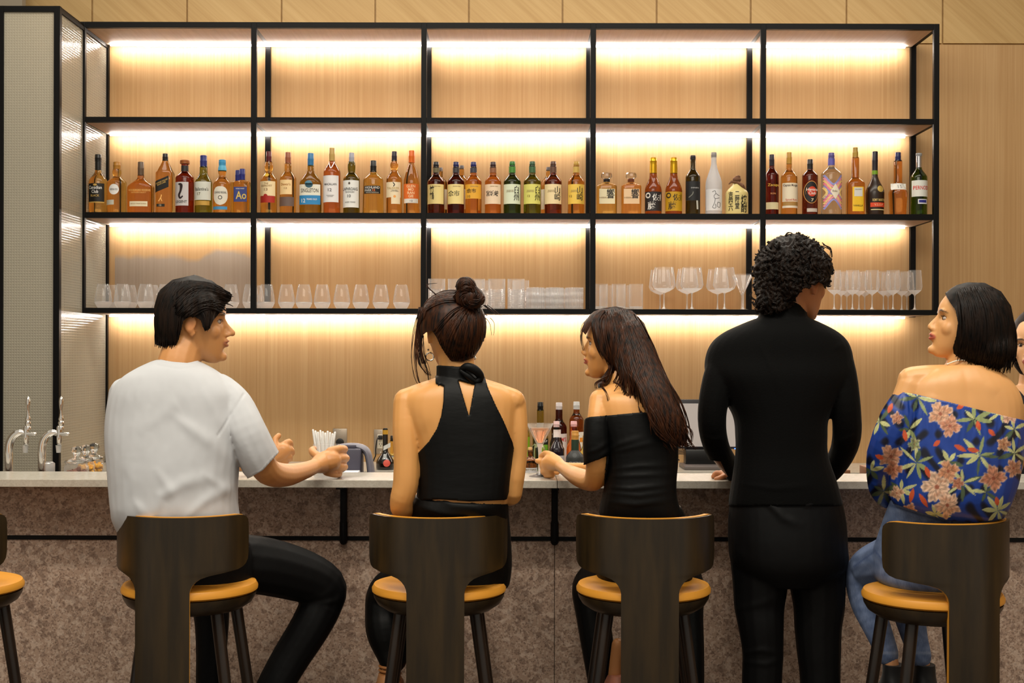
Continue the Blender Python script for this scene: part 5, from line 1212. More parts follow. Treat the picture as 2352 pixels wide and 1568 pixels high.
# ---------------------------------------------------------------- the woman with the bun
Bp = person('woman with a hair bun in a black halter top seen from behind', 1010, 3.55)
MBm = hframe(1042, 768, 3.52, -14, -6, 3, .88)
sk = MB(); head(sk, MBm, True)
nk = [(1046, 800, 3.51, 41), (1050, 845, 3.50, 43), (1054, 885, 3.50, 50)]
ptube(sk, nk)
torso = [(1015, 1100, 862, 3.50, .045), (985, 1130, 876, 3.50, .058), (946, 1170, 892, 3.50, .070), (922, 1192, 915, 3.50, .080), (925, 1190, 955, 3.50, .088), (945, 1184, 1005, 3.50, .092), (960, 1176, 1055, 3.50, .094), (964, 1170, 1105, 3.50, .096), (960, 1164, 1155, 3.51, .105), (955, 1160, 1200, 3.54, .11)]
ploft(sk, torso); ptube(sk, [(938, 918, 3.49, 28), (985, 900, 3.495, 27), (1050, 890, 3.5, 34), (1120, 899, 3.495, 27), (1178, 920, 3.49, 28)])
ptube(sk, [(934, 922, 3.49, 31), (932, 985, 3.47, 31), (934, 1050, 3.46, 30), (932, 1110, 3.455, 30), (922, 1152, 3.46, 27), (930, 1168, 3.50, 25), (985, 1140, 3.70, 22), (1010, 1105, 3.86, 18), (1020, 1092, 3.98, 18)])
ptube(sk, [(1180, 925, 3.50, 29), (1188, 985, 3.49, 25), (1188, 1050, 3.49, 23), (1180, 1110, 3.49, 23), (1172, 1140, 3.52, 22), (1140, 1110, 3.72, 20), (1100, 1095, 3.90, 16), (1080, 1088, 4.0, 17)])
for bx, s in ((1020, 1), (1080, -1)):
    for i in range(4): finger(sk, [(bx-12+i*8, 1090, 4.0, 6.5), (bx-12+i*8+s*6, 1086, 4.05, 6.5), (bx-12+i*8+s*9, 1090, 4.10, 6)])
    finger(sk, [(bx+s*16, 1090, 3.98, 7), (bx+s*26, 1092, 4.02, 6.5), (bx+s*28, 1092, 4.05, 6)])
me = remesh(sk, .0036, 4)
folds(me, [([(1052, 880), (1064, 960), (1066, 1040)], 7, -.004), ([(960, 1000), (975, 960), (970, 925)], 12, .003), ([(1150, 950), (1140, 990)], 14, .003)])
col = face(me, MBm, (204, 146, 82), True); paint(me, col); wear('body', me, M_skin, Bp); eyes(MBm, Bp)
g = MB(); ptube(g, nk); ploft(g, torso)
me = remesh(g, .0036, 3, grow=.006)
me = cut(me, [(1000, 842), (1006, 838), (1050, 841), (1092, 838), (1108, 858), (1114, 866), (1122, 892), (1140, 932), (1157, 966), (1178, 1016), (1181, 1030), (1180, 1075), (1174, 1110), (1164, 1148), (1080, 1152), (1010, 1147), (950, 1150), (952, 1100), (955, 1045), (985, 1013), (1003, 984), (1013, 954), (1018, 920), (1019, 886), (1000, 879)], holes=[[(1053, 872), (1090, 882), (1077, 953)]])
wear('halter_top', thicken(me, .005), M_velvet, Bp)
g = MB(); g.tube([W(x, y, Y) for x, y, Y in ((1062, 846, 3.438), (1074, 842, 3.43), (1092, 850, 3.435), (1104, 866, 3.445), (1092, 876, 3.442), (1076, 864, 3.434), (1060, 852, 3.436))], [.008, .011, .012, .010, .008, .008, .006], n=12, sub=4); part('neck_tie', remesh(g, .003, 2), M_velvet, Bp) if False else part('neck_tie', g, M_velvet, Bp)
tr = MB(); ploft(tr, [(952, 1166, 1136, 3.515, .106), (946, 1168, 1160, 3.52, .120), (942, 1170, 1190, 3.55, .130), (940, 1174, 1240, 3.60, .14), (935, 1176, 1300, 3.62, .15), (940, 1170, 1345, 3.62, .15)])
ptube(tr, [(985, 1318, 3.66, 58), (930, 1335, 3.80, 50), (887, 1362, 3.88, 44), (884, 1410, 3.88, 46), (888, 1450, 3.86, 47), (898, 1490, 3.85, 40), (902, 1512, 3.84, 34)])
ptube(tr, [(1090, 1318, 3.66, 58), (1060, 1340, 3.82, 50), (1030, 1370, 3.90, 44), (1012, 1450, 3.88, 42), (1008, 1520, 3.86, 34)])
me = remesh(tr, .005, 4)
me = cut(me, [(940, 1132), (1000, 1128), (1060, 1142), (1095, 1156), (1162, 1157), (1185, 1160), (1300, 1600), (700, 1600), (900, 1180)])
folds(me, [([(985, 1135), (1040, 1160), (1100, 1165), (1150, 1158)], 6, .006), ([(960, 1160), (1010, 1178), (1060, 1185)], 5, .005), ([(850, 1345), (880, 1335), (905, 1345)], 5, .004)])
wear('trousers', me, M_velvet, Bp)
for px, Y, d in ((902, 3.84, 0), (1008, 3.86, 1)):
    s_ = MB(); ptube(s_, [(px, 1490, Y, 15), (px-4, 1530, Y, 14), (px-6, 1560, Y+.01, 16)]); loft(s_, [(W(px-8, 0, Y).x, Y+.05, W(px, 1585, Y).z, .035, .10), (W(px-8, 0, Y).x, Y+.04, W(px, 1565, Y).z, .033, .09), (W(px-8, 0, Y).x, Y, W(px, 1545, Y).z, .025, .04)]); part('foot', s_, cmat((190, 132, 84), .5), Bp)
    s_ = MB()
    for q in range(5): s_.lathe([(.030, 0), (.034, .005), (.030, .010)], W(px-6, 1532+q*9, Y), n=20, b=1.2, cap0=False, cap1=False)
    loft(s_, [(W(px-8, 0, Y).x, Y+.05, W(px, 1592, Y).z, .042, .115), (W(px-8, 0, Y).x, Y+.05, W(px, 1582, Y).z, .042, .115)]); part('sandal', s_, mat('tan_woven_sandal', (160, 104, 54), .6), Bp)
k = 3.5/F; hv = MB()
hv.ell(W(1040, 752, 3.51), (79*k, .104, 86*k), n=32); ptube(hv, [(1052, 780, 3.50, 52), (1054, 812, 3.485, 36)])
hb = remesh(hv, .004, 3)
hb = cut(hb, [(957, 735), (961, 702), (982, 680), (1018, 668), (1060, 662), (1095, 672), (1112, 700), (1119, 735), (1113, 770), (1103, 800), (1088, 822), (1062, 831), (1036, 830), (1022, 812), (1009, 790), (1001, 772), (992, 760), (978, 764), (966, 775)])
bn = MB(); bn.ell(W(1078, 684, 3.45), (36*k, .034, 28*k)); bn.ell(W(1071, 660, 3.445), (24*k, .028, 25*k)); bn.ell(W(1097, 686, 3.44), (18*k, .022, 18*k)); bn.ell(W(1060, 690, 3.445), (18*k, .02, 16*k))
bun = remesh(bn, .0035, 3)
bv = bvh_of(hb); st = MB()
strands(st, bv, [[(962, 760), (975, 715), (1020, 690), (1065, 692)], [(962, 730), (985, 690), (1030, 678), (1068, 684)], [(985, 690), (1015, 674), (1045, 670), (1070, 674)]], 120, r=2, jit=3, seed=4)
strands(st, bv, [[(995, 765), (1010, 745), (1040, 715), (1070, 700)], [(1020, 808), (1030, 770), (1055, 730), (1075, 706)], [(1050, 828), (1058, 790), (1072, 740), (1082, 708)], [(1085, 820), (1090, 780), (1092, 740), (1090, 708)], [(1110, 780), (1112, 745), (1105, 715), (1095, 700)]], 190, r=2.2, jit=3, seed=5)
bo = wear('hair', hb, M_hairb, Bp); subpart('hair_strands', st, M_hairb, bo, Bp, sharp=180)
st = MB(); bvb = bvh_of(bun)
for a0 in range(16):
    a = a0*math.pi/8; strands(st, bvb, [[(1078+36*math.cos(a), 684+30*math.sin(a)), (1078+26*math.cos(a+1), 682+22*math.sin(a+1)), (1078+12*math.cos(a+2), 680+10*math.sin(a+2))]], 6, r=2, jit=2, seed=a0, Yd=3.44, n=8)
strands(st, bvb, [[(1048, 665), (1058, 640), (1080, 640), (1094, 660)], [(1054, 674), (1064, 652), (1080, 654), (1090, 672)]], 30, r=2, jit=2, seed=50, Yd=3.44)
bo = wear('bun', bun, M_hairb, Bp); subpart('hair_strands', st, M_hairb, bo, Bp, sharp=180)
lk = MB(); rnd = random.Random(8)
for P_, nn in (([(968, 705), (955, 760), (950, 820), (958, 870), (968, 888)], 8), ([(970, 705), (963, 760), (966, 800), (974, 835)], 26), ([(966, 720), (960, 780), (964, 830), (984, 862)], 12), ([(972, 770), (970, 810), (984, 846), (988, 880)], 4), ([(1000, 676), (980, 655), (1000, 650)], 3), ([(1112, 700), (1128, 712), (1140, 722)], 4), ([(1110, 720), (1128, 740), (1132, 770)], 2)):
    lk = MB()
    for i in range(nn):
        j = rnd.gauss(0, 3); P = resample([(x+j+rnd.gauss(0, 1.5), y) for x, y in P_], 14); lk.tube([W(p.x, p.y, 3.49) for p in P], [.0012*(1-.6*q/13) for q in range(14)], n=5, caps=False)
    part('hair_lock', lk, M_hairb, Bp, sharp=180)
er = MB(); c = W(987, 819, 3.50); er.tube([c+Vector((.0105*math.cos(t*math.pi/12), .002*math.sin(t*math.pi/12), .0105*math.sin(t*math.pi/12))) for t in range(25)], .0019, n=8, caps=False); er.ell(W(984, 803, 3.50), (.003, .003, .003), n=8); part('earring', er, cmat((226, 222, 214), .12, 1), Bp)
er = MB(); er.ell(W(1090, 822, 3.52), (.005, .004, .005), n=10); part('earring', er, cmat((226, 222, 214), .12, 1), Bp)

# ---------------------------------------------------------------- the long-haired woman
C = person('woman with long wavy brown hair and off-shoulder black dress holding the cocktail', 1479, 3.55)
MC_ = hframe(1408, 798, 3.60, -74, 3, -3, .79)
sk = MB(); head(sk, MC_, True)
ptube(sk, [(1420, 830, 3.59, 32), (1424, 875, 3.56, 34), (1430, 910, 3.54, 42)])
torC = [(1398, 1478, 880, 3.54, .045), (1374, 1512, 896, 3.53, .066), (1362, 1535, 918, 3.52, .078), (1368, 1548, 960, 3.52, .09), (1385, 1552, 1010, 3.52, .096), (1394, 1552, 1060, 3.52, .095), (1394, 1548, 1105, 3.52, .098), (1386, 1550, 1145, 3.53, .108), (1380, 1562, 1180, 3.55, .118)]
ploft(sk, torC)
armC = [(1378, 918, 3.50, 27), (1371, 970, 3.47, 25), (1369, 1030, 3.47, 26), (1371, 1078, 3.50, 26), (1362, 1104, 3.56, 24), (1330, 1096, 3.70, 22), (1302, 1080, 3.85, 16), (1288, 1070, 3.95, 14)]
ptube(sk, [(x, y, Y, r-(2 if y < 1060 else 0)) for x, y, Y, r in armC])
ptube(sk, [(1288, 1070, 3.95, 14), (1272, 1062, 4.0, 20), (1262, 1064, 4.02, 20)])
for r in ([(1268, 1046, 4.01, 8.5), (1253, 1041, 4.045, 7.5), (1243, 1048, 4.07, 6.5)], [(1262, 1056, 4.02, 9), (1247, 1060, 4.05, 7.5), (1234, 1058, 4.06, 6)], [(1260, 1066, 4.02, 9), (1246, 1070, 4.055, 8), (1250, 1074, 4.09, 7)],
          [(1262, 1078, 4.02, 9), (1248, 1082, 4.055, 8), (1252, 1085, 4.09, 7)], [(1268, 1090, 4.02, 8), (1255, 1092, 4.05, 7), (1258, 1093, 4.08, 6.5)]): finger(sk, r)
ptube(sk, [(1500, 930, 3.56, 26), (1480, 1010, 3.75, 22), (1420, 1072, 3.92, 16), (1345, 1074, 4.06, 12), (1300, 1072, 4.12, 11), (1284, 1068, 4.13, 14)])
for i in range(4): finger(sk, [(1280, 1058+i*9, 4.13, 6.5), (1264, 1056+i*9, 4.13, 6), (1256, 1060+i*9, 4.11, 5.5)])
finger(sk, [(1284, 1056, 4.12, 7), (1272, 1046, 4.11, 6), (1262, 1046, 4.10, 5.5)])
me = remesh(sk, .0033, 3); col = face(me, MC_, (212, 152, 88), True, 1); paint(me, col); wear('body', me, M_skin, C); eyes(MC_, C)
r_ = MB(); c = W(1243, 1059, 4.055); r_.tube([c+Vector((.002*math.sin(t*math.pi/8), .0092*math.cos(t*math.pi/8), .0092*math.sin(t*math.pi/8))) for t in range(17)], .0011, n=6, caps=False); part('ring', r_, cmat((206, 160, 80), .2, 1), C)
g = MB(); ploft(g, torC); ptube(g, armC[:5])
me = remesh(g, .0038, 3, grow=.0055)
me = cut(me, [(1340, 963), (1352, 957), (1400, 953), (1450, 948), (1478, 946), (1510, 950), (1562, 960), (1566, 1100), (1560, 1150), (1590, 1172), (1590, 1200), (1360, 1200), (1376, 1165), (1385, 1130), (1389, 1106), (1397, 1046), (1374, 1056), (1340, 1068), (1336, 1030), (1338, 990)])
folds(me, [([(1375, 1050), (1420, 1020), (1480, 1005)], 5, .005), ([(1400, 1040), (1460, 1025), (1530, 1010)], 5, .004), ([(1400, 1078), (1470, 1070), (1545, 1068)], 4, .004), ([(1400, 1094), (1460, 1092), (1545, 1088)], 4, .004), ([(1395, 1118), (1450, 1122), (1545, 1112)], 4, .005), ([(1395, 1132), (1470, 1138), (1540, 1128)], 4, .004), ([(1400, 1152), (1460, 1158), (1545, 1146)], 5, .004), ([(1348, 1040), (1375, 1030), (1400, 1012)], 4, .004)])
wear('dress_top', thicken(me, .004), M_velvet, C)
tr = MB(); ploft(tr, [(1382, 1562, 1158, 3.56, .118), (1376, 1580, 1200, 3.59, .13), (1368, 1590, 1260, 3.62, .14), (1368, 1590, 1310, 3.64, .15), (1378, 1585, 1345, 3.64, .15)])
ptube(tr, [(1430, 1318, 3.68, 56), (1385, 1330, 3.84, 50), (1357, 1350, 3.92, 44), (1362, 1410, 3.90, 40), (1372, 1480, 3.88, 38), (1388, 1580, 3.86, 36), (1390, 1620, 3.85, 34)])
ptube(tr, [(1530, 1318, 3.68, 56), (1560, 1330, 3.84, 50), (1574, 1352, 3.92, 44), (1580, 1420, 3.90, 36), (1586, 1500, 3.88, 32), (1588, 1620, 3.86, 30)])
me = remesh(tr, .005, 4)
wear('trousers', me, M_velvet, C)
s_ = MB(); ptube(s_, [(1420, 1480, 3.80, 15), (1414, 1520, 3.80, 14), (1412, 1548, 3.80, 15)]); part('ankle', s_, cmat((200, 136, 82), .45), C)
s_ = MB(); p = W(1420, 1575, 3.82); loft(s_, [(p.x, p.y+.03, p.z-.02, .045, .11), (p.x, p.y+.03, p.z, .045, .11), (p.x, p.y, p.z+.02, .036, .07), (p.x, p.y-.02, p.z+.04, .026, .04)]); part('shoe', s_, cmat((186, 120, 96), .5), C)
k = 3.58/F; hv = MB()
hv.ell(W(1414, 790, 3.60), (88*k, .080, 92*k), n=32)
ptube(hv, [(1450, 780, 3.55, 50), (1468, 850, 3.50, 50), (1492, 915, 3.455, 52), (1520, 965, 3.43, 46), (1545, 1005, 3.43, 36), (1562, 1025, 3.43, 20)])
ptube(hv, [(1400, 830, 3.58, 26), (1385, 870, 3.53, 18), (1375, 890, 3.50, 8)])
hb = remesh(hv, .004, 3)
hb = cut(hb, [(1345, 770), (1337, 760), (1342, 735), (1356, 718), (1382, 708), (1415, 703), (1452, 713), (1480, 742), (1498, 788), (1517, 838), (1542, 882), (1560, 920), (1570, 960), (1580, 1000), (1590, 1028), (1562, 1024), (1540, 1022), (1515, 1008), (1494, 975), (1480, 935), (1470, 900), (1458, 872), (1440, 862), (1422, 868), (1400, 884), (1374, 892), (1371, 880), (1385, 862), (1396, 846), (1396, 832), (1386, 820), (1377, 795), (1368, 765), (1358, 745)])
bv = bvh_of(hb); st = MB()
strands(st, bv, [[(1395, 710), (1400, 760), (1412, 830), (1405, 868), (1385, 888)], [(1410, 708), (1425, 770), (1440, 840), (1462, 880), (1490, 950)], [(1425, 710), (1450, 780), (1475, 860), (1505, 930), (1515, 1005)], [(1440, 714), (1475, 785), (1505, 870), (1540, 940), (1550, 1020)], [(1452, 720), (1490, 790), (1522, 860), (1558, 930), (1585, 1022)]], 330, r=2.5, jit=4, seed=11, n=18, wave=5, Yd=3.45)
strands(st, bv, [[(1385, 712), (1362, 735), (1372, 790), (1392, 826)], [(1392, 712), (1375, 740), (1385, 800), (1402, 845)]], 60, r=2, jit=2.5, seed=12)
strands(st, bv, [[(1480, 930), (1500, 985), (1530, 1015), (1548, 1035)], [(1540, 930), (1575, 980), (1582, 1020), (1596, 1030)]], 50, r=2.2, jit=6, seed=13, wave=6, Yd=3.43)
lk = MB(); rnd = random.Random(9)
for P_, nn, YY in (([(1365, 722), (1342, 745), (1336, 775), (1341, 805)], 6, 3.60), ([(1395, 880), (1378, 882), (1390, 900), (1396, 920)], 6, 3.455), ([(1410, 878), (1425, 885), (1440, 905), (1443, 915)], 5, 3.45), ([(1560, 965), (1588, 990), (1587, 1015)], 5, 3.44), ([(1550, 1005), (1575, 1018), (1598, 1030)], 6, 3.44), ([(1400, 862), (1372, 878), (1371, 892)], 10, 3.50)):
    lk = MB()
    for i in range(nn):
        j = rnd.gauss(0, 2.2); P = resample([(x+j+rnd.gauss(0, 1), y) for x, y in P_], 12); lk.tube([W(p.x, p.y, YY) for p in P], [.0012*(1-.7*q/11) for q in range(12)], n=5, caps=False)
    part('hair_lock', lk, M_hairb, C, sharp=180)
o = wear('hair', hb, M_hairb, C); subpart('hair_strands', st, M_hairb, o, C, sharp=180)

# ---------------------------------------------------------------- the standing man
D = person('standing man with curly black hair in a black turtleneck and black trousers', 1800, 3.76)
MD = hframe(1831, 652, 3.78, 52, -4, 3, .93)
sk = MB(); head(sk, MD)
ptube(sk, [(1808, 680, 3.77, 46), (1798, 730, 3.76, 50)])
ploft(sk, [(1750, 1850, 735, 3.76, .05), (1690, 1900, 765, 3.76, .08), (1665, 1925, 820, 3.76, .09), (1695, 1895, 930, 3.76, .09), (1700, 1890, 1000, 3.76, .085), (1698, 1895, 1100, 3.76, .09), (1690, 1920, 1200, 3.77, .095)])
aL = [(1668, 822, 3.75, 36), (1652, 870, 3.735, 38), (1637, 935, 3.73, 34), (1637, 990, 3.75, 32), (1650, 1035, 3.82, 29), (1674, 1072, 3.94, 25), (1684, 1086, 3.99, 20)]
aR = [(1922, 822, 3.75, 36), (1932, 870, 3.735, 37), (1943, 940, 3.73, 34), (1945, 1000, 3.76, 33), (1932, 1045, 3.83, 29), (1905, 1085, 3.92, 25), (1890, 1090, 3.98, 18)]
for a in (aL, aR): ptube(sk, [(x, y, Y, r-7) for x, y, Y, r in a])
ptube(sk, [(1684, 1088, 4.0, 13), (1664, 1092, 4.04, 14), (1655, 1092, 4.06, 13)])
for i in range(4): finger(sk, [(1658, 1088+i*1.0, 4.03+i*.016, 7), (1645, 1086+i*1.5, 4.035+i*.018, 6.5), (1639, 1094+i*.6, 4.035+i*.018, 6)])
finger(sk, [(1668, 1090, 4.02, 7.5), (1655, 1097, 4.0, 6.5), (1645, 1100, 4.0, 6)])
finger(sk, [(1890, 1090, 3.98, 14), (1880, 1092, 4.05, 14)])
for i in range(4): finger(sk, [(1874+i*7, 1092, 4.06, 6.5), (1870+i*7, 1090, 4.11, 6.5), (1868+i*7, 1093, 4.15, 6)])
me = remesh(sk, .0036, 3); col = face(me, MD, (180, 118, 76)); paint(me, col); wear('body', me, M_skin, D); eyes(MD, D)
g = MB()
ptube(g, [(1800, 692, 3.765, 53), (1798, 722, 3.76, 55), (1798, 745, 3.76, 60)])
ploft(g, [(1745, 1852, 728, 3.76, .066), (1704, 1890, 744, 3.76, .082), (1662, 1926, 764, 3.76, .094), (1634, 1948, 788, 3.76, .100), (1620, 1958, 822, 3.76, .104), (1622, 1957, 862, 3.755, .108), (1655, 1930, 908, 3.76, .112), (1684, 1902, 955, 3.76, .108), (1690, 1898, 1000, 3.76, .105), (1690, 1900, 1045, 3.76, .104), (1682, 1920, 1105, 3.76, .110), (1675, 1932, 1150, 3.765, .114), (1676, 1934, 1165, 3.765, .112)])
ptube(g, aL); ptube(g, aR)
me = remesh(g, .0045, 4)
me = cut(me, [(1735, 716), (1762, 700), (1820, 690), (1838, 700), (1852, 716), (2100, 716), (2100, 1162), (1500, 1162), (1500, 1125), (1660, 1100), (1672, 1096), (1655, 1060), (1500, 1040), (1500, 716)])
folds(me, [([(1745, 790), (1775, 850), (1790, 900)], 6, .004), ([(1915, 800), (1940, 790)], 6, .003), ([(1612, 1000), (1640, 1010), (1665, 1005)], 5, .004), ([(1960, 1000), (1935, 1012), (1920, 1010)], 5, .004), ([(1700, 1110), (1780, 1122), (1860, 1115)], 5, .003), ([(1748, 726), (1800, 738), (1850, 730)], 3, .003)])
wear('turtleneck', thicken(me, .003), M_knit, D)
tr = MB(); ploft(tr, [(1680, 1930, 1140, 3.765, .108), (1674, 1940, 1190, 3.77, .122), (1674, 1944, 1250, 3.77, .128), (1684, 1942, 1300, 3.77, .12), (1735, 1890, 1342, 3.77, .085)])
ptube(tr, [(1744, 1270, 3.77, 68), (1746, 1340, 3.77, 63), (1744, 1390, 3.77, 58), (1748, 1440, 3.76, 52), (1752, 1500, 3.76, 47), (1750, 1568, 3.76, 46), (1748, 1750, 3.76, 44), (1746, 1930, 3.75, 42)])
ptube(tr, [(1876, 1270, 3.77, 68), (1878, 1340, 3.77, 64), (1881, 1390, 3.77, 59), (1879, 1440, 3.77, 54), (1881, 1500, 3.77, 50), (1884, 1568, 3.77, 46), (1888, 1750, 3.77, 44), (1890, 1930, 3.77, 42)])
me = remesh(tr, .005, 4)
folds(me, [([(1690, 1145), (1760, 1150), (1800, 1190), (1835, 1205)], 6, .008), ([(1825, 1145), (1850, 1158), (1900, 1152)], 5, .008), ([(1700, 1500), (1750, 1492), (1790, 1500)], 5, .006), ([(1705, 1520), (1760, 1525), (1795, 1512)], 5, .005), ([(1690, 1400), (1750, 1385), (1790, 1370)], 7, .004), ([(1680, 1215), (1690, 1260), (1710, 1290)], 8, .005)])
wear('trousers', me, M_twill, D)
for px, Y in ((1746, 3.75), (1890, 3.77)):
    s_ = MB(); p = W(px, 1900, Y); p.z = .09; M = Matrix.Translation(p); loft(s_, [(0, .05, -.09, .045, .13), (0, .05, -.06, .047, .13), (0, .03, -.035, .043, .11), (0, -.02, -.01, .036, .06), (0, -.03, .03, .034, .04)], M=M); part('shoe', s_, cmat((16, 15, 15), .35), D)
k = 3.76/F; hv = MB()
hv.ell(W(1818, 630, 3.765), (86*k, .112, 92*k), n=32); ptube(hv, [(1790, 660, 3.74, 55), (1778, 692, 3.73, 40)]); hv.ell(W(1870, 615, 3.76), (40*k, .08, 46*k))
hb = remesh(hv, .0042, 2)
c = cov(hb); n_ = nrm(hb); q = np.array([1]); d = .0045*np.sin(c[:, 0]*260+2*np.sin(c[:, 2]*120))*np.sin(c[:, 2]*240+2*np.sin(c[:, 0]*150)); setco(hb, c+n_*d[:, None])
hb = cut(hb, [(1735, 722), (1715, 700), (1715, 580), (1760, 525), (1860, 520), (1930, 570), (1925, 640), (1905, 662), (1893, 655), (1880, 645), (1868, 652), (1858, 660), (1845, 658), (1832, 672), (1824, 690), (1815, 705), (1780, 714), (1755, 722)])
bv = bvh_of(hb); st = MB(); rnd = random.Random(21)
for i in range(420):
    a = rnd.random()*6.28; q = rnd.random()**.55; x0 = 1818+80*q*math.cos(a); y0 = 618+84*q*math.sin(a)
    if rnd.random() < .25: x0 = rnd.uniform(1742, 1815); y0 = rnd.uniform(640, 700)
    if x0 > 1838 and y0 > 655: continue
    da = math.atan2(y0-560, x0-1812)+rnd.gauss(0, .55); L_ = rnd.uniform(20, 42); A_ = rnd.uniform(3, 7)*rnd.choice((1, -1)); om = rnd.uniform(4.5, 8); ph = rnd.random()*6.28; cu = rnd.gauss(0, 1.3)
    for j in range(7):
        off = (j-3)*rnd.uniform(.9, 1.5); pts = []; miss = 0; yl = 3.70; x, y = x0, y0; ang = da; n_s = 15
        for q_ in range(n_s):
            t = q_/(n_s-1); ang = da+cu*t*t*1.6; x += math.cos(ang)*L_/n_s; y += math.sin(ang)*L_/n_s+.35
            sw = A_*math.sin(ph+om*t)*(.4+.8*t)+off*(1-.45*t); xx = x-math.sin(ang)*sw; yy = y+math.cos(ang)*sw
            pt, ok = drape(bv, xx, yy, yl, .0035+.0035*math.cos(ph+om*t)+.0004*j)
            if ok and q_ and abs(pt.y-yl) > .035: pt = W(xx, yy, yl+(pt.y-yl)*.2)
            if not ok:
                miss += 1
                if miss > 2: break
            yl = pt.y; pts.append(pt)
        if len(pts) < 5: continue
        rr = [.0016*math.sin(math.pi*(.16+.70*q_/(len(pts)-1))) for q_ in range(len(pts))]
        st.tube(pts, rr, n=5, caps=False)
for P_ in ([(1895, 600), (1912, 615), (1905, 632)], [(1892, 635), (1905, 645), (1893, 655)], [(1745, 705), (1732, 700), (1728, 690)], [(1740, 690), (1724, 682), (1726, 672)], [(1750, 712), (1738, 716), (1735, 708)], [(1800, 545), (1812, 534), (1826, 540)], [(1890, 560), (1908, 572), (1910, 590)]):
    for i in range(4): P = resample([(x+rnd.gauss(0, 2), y+rnd.gauss(0, 2)) for x, y in P_], 10); st.tube([W(p.x, p.y, 3.745) for p in P], [.0016*(1-.5*q/9) for q in range(10)], n=5, caps=False)
o = wear('hair', hb, M_hair, D); subpart('hair_strands', st, M_hair, o, D, sharp=180)

# ---------------------------------------------------------------- the woman in the floral blouse
E = person('woman with a dark bob in a blue floral off-shoulder blouse and jeans', 2150, 3.36)
ME = hframe(2216, 752, 3.39, -80, 13, 2, .81)
sk = MB(); head(sk, ME, True)
ptube(sk, [(2222, 780, 3.39, 38), (2212, 830, 3.385, 37), (2212, 870, 3.38, 48)])
torE = [(2160, 2265, 838, 3.38, .05), (2118, 2292, 850, 3.38, .062), (2086, 2320, 874, 3.38, .078), (2072, 2340, 905, 3.38, .086), (2066, 2346, 940, 3.38, .092), (2070, 2340, 1000, 3.38, .098), (2070, 2320, 1070, 3.39, .10), (2070, 2300, 1140, 3.40, .105)]
ploft(sk, torE); kE = 3.38/F
ptube(sk, [(2095, 874, 3.375, 33), (2140, 872, 3.37, 35), (2212, 880, 3.37, 42), (2275, 902, 3.37, 40), (2318, 938, 3.38, 33)])
armE = [(2094, 885, 3.37, 33), (2064, 965, 3.37, 32), (2046, 1030, 3.40, 28), (2040, 1085, 3.46, 26), (2052, 1120, 3.60, 22), (2075, 1118, 3.78, 18), (2090, 1100, 3.95, 15)]
ptube(sk, armE); ptube(sk, [(2326, 945, 3.38, 30), (2330, 1010, 3.40, 28), (2318, 1080, 3.46, 26), (2280, 1105, 3.66, 22), (2240, 1098, 3.9, 16)])
for bx in (2090, 2238):
    for i in range(4): finger(sk, [(bx-9+i*6, 1094, 3.97, 6.5), (bx-9+i*6, 1090, 4.02, 6.5), (bx-9+i*6, 1095, 4.06, 6)])
    finger(sk, [(bx+14, 1098, 3.95, 7), (bx+20, 1098, 3.99, 6)])
me = remesh(sk, .0034, 3)
folds(me, [([(2215, 850), (2225, 900), (2232, 940)], 9, -.004), ([(2150, 905), (2140, 930)], 14, .003), ([(2262, 880), (2290, 905)], 10, .003)])
col = face(me, ME, (212, 156, 98), True); paint(me, col); wear('body', me, M_skin, E); eyes(ME, E)
g = MB()
ploft(g, [(2060, 2352, 890, 3.38, .095), (2054, 2354, 930, 3.38, .104), (2050, 2352, 985, 3.38, .114), (2046, 2344, 1045, 3.38, .118), (2046, 2334, 1100, 3.385, .12), (2050, 2318, 1145, 3.39, .12), (2070, 2304, 1175, 3.40, .112), (2100, 2290, 1192, 3.41, .10)])
ptube(g, [(2092, 912, 3.37, 38), (2062, 965, 3.37, 42), (2040, 1020, 3.39, 44), (2030, 1075, 3.44, 40), (2030, 1120, 3.50, 34), (2038, 1145, 3.54, 24)])
me = remesh(g, .0024, 6)
fl = []
rnd = random.Random(5)
for i in range(22):
    x = 2075+i*12.5; y = 905+(x-2058)*.215; fl.append(([(x, y+4), (x+rnd.gauss(0, 3), y+35), (x+rnd.gauss(0, 8), y+rnd.uniform(60, 130))], 3.2, .0035))
fl += [([(2080, 1000), (2070, 1060), (2050, 1120)], 7, .007), ([(2104, 925), (2088, 1010), (2066, 1080), (2052, 1150)], 8, -.024), ([(2120, 940), (2108, 1020), (2080, 1100)], 9, .007), ([(2160, 1020), (2200, 1080), (2190, 1150)], 10, .006), ([(2250, 980), (2262, 1060), (2240, 1150)], 9, .007), ([(2310, 1000), (2300, 1090), (2280, 1160)], 8, -.006), ([(2000, 1060), (2020, 1075), (2045, 1080)], 5, .005), ([(2000, 1110), (2025, 1120), (2045, 1112)], 5, .005)]
folds(me, fl)
me = cut(me, [(2052, 897), (2100, 904), (2180, 923), (2260, 943), (2358, 966), (2358, 1060), (2340, 1130), (2312, 1190), (2240, 1200), (2180, 1196), (2110, 1176), (2046, 1154), (2036, 1168), (2004, 1152), (1988, 1132), (1990, 1040), (2005, 990), (2030, 930)])
P = PX(cov(me)); N_ = len(P)
nz = np.sin(P[:, 0]*.09+np.sin(P[:, 1]*.05)*2)*np.sin(P[:, 1]*.075+np.sin(P[:, 0]*.06)*2)
base = np.array((20, 56, 138.)); dk = np.array((7, 11, 32.)); t = np.clip(nz*1.6-.25, 0, 1)[:, None]; col = base*(1-t)+dk*t
def blend(mask, rgb):
    global col
    m = np.clip(mask, 0, 1)[:, None]; col = col*(1-m)+np.array(rgb, float)*m
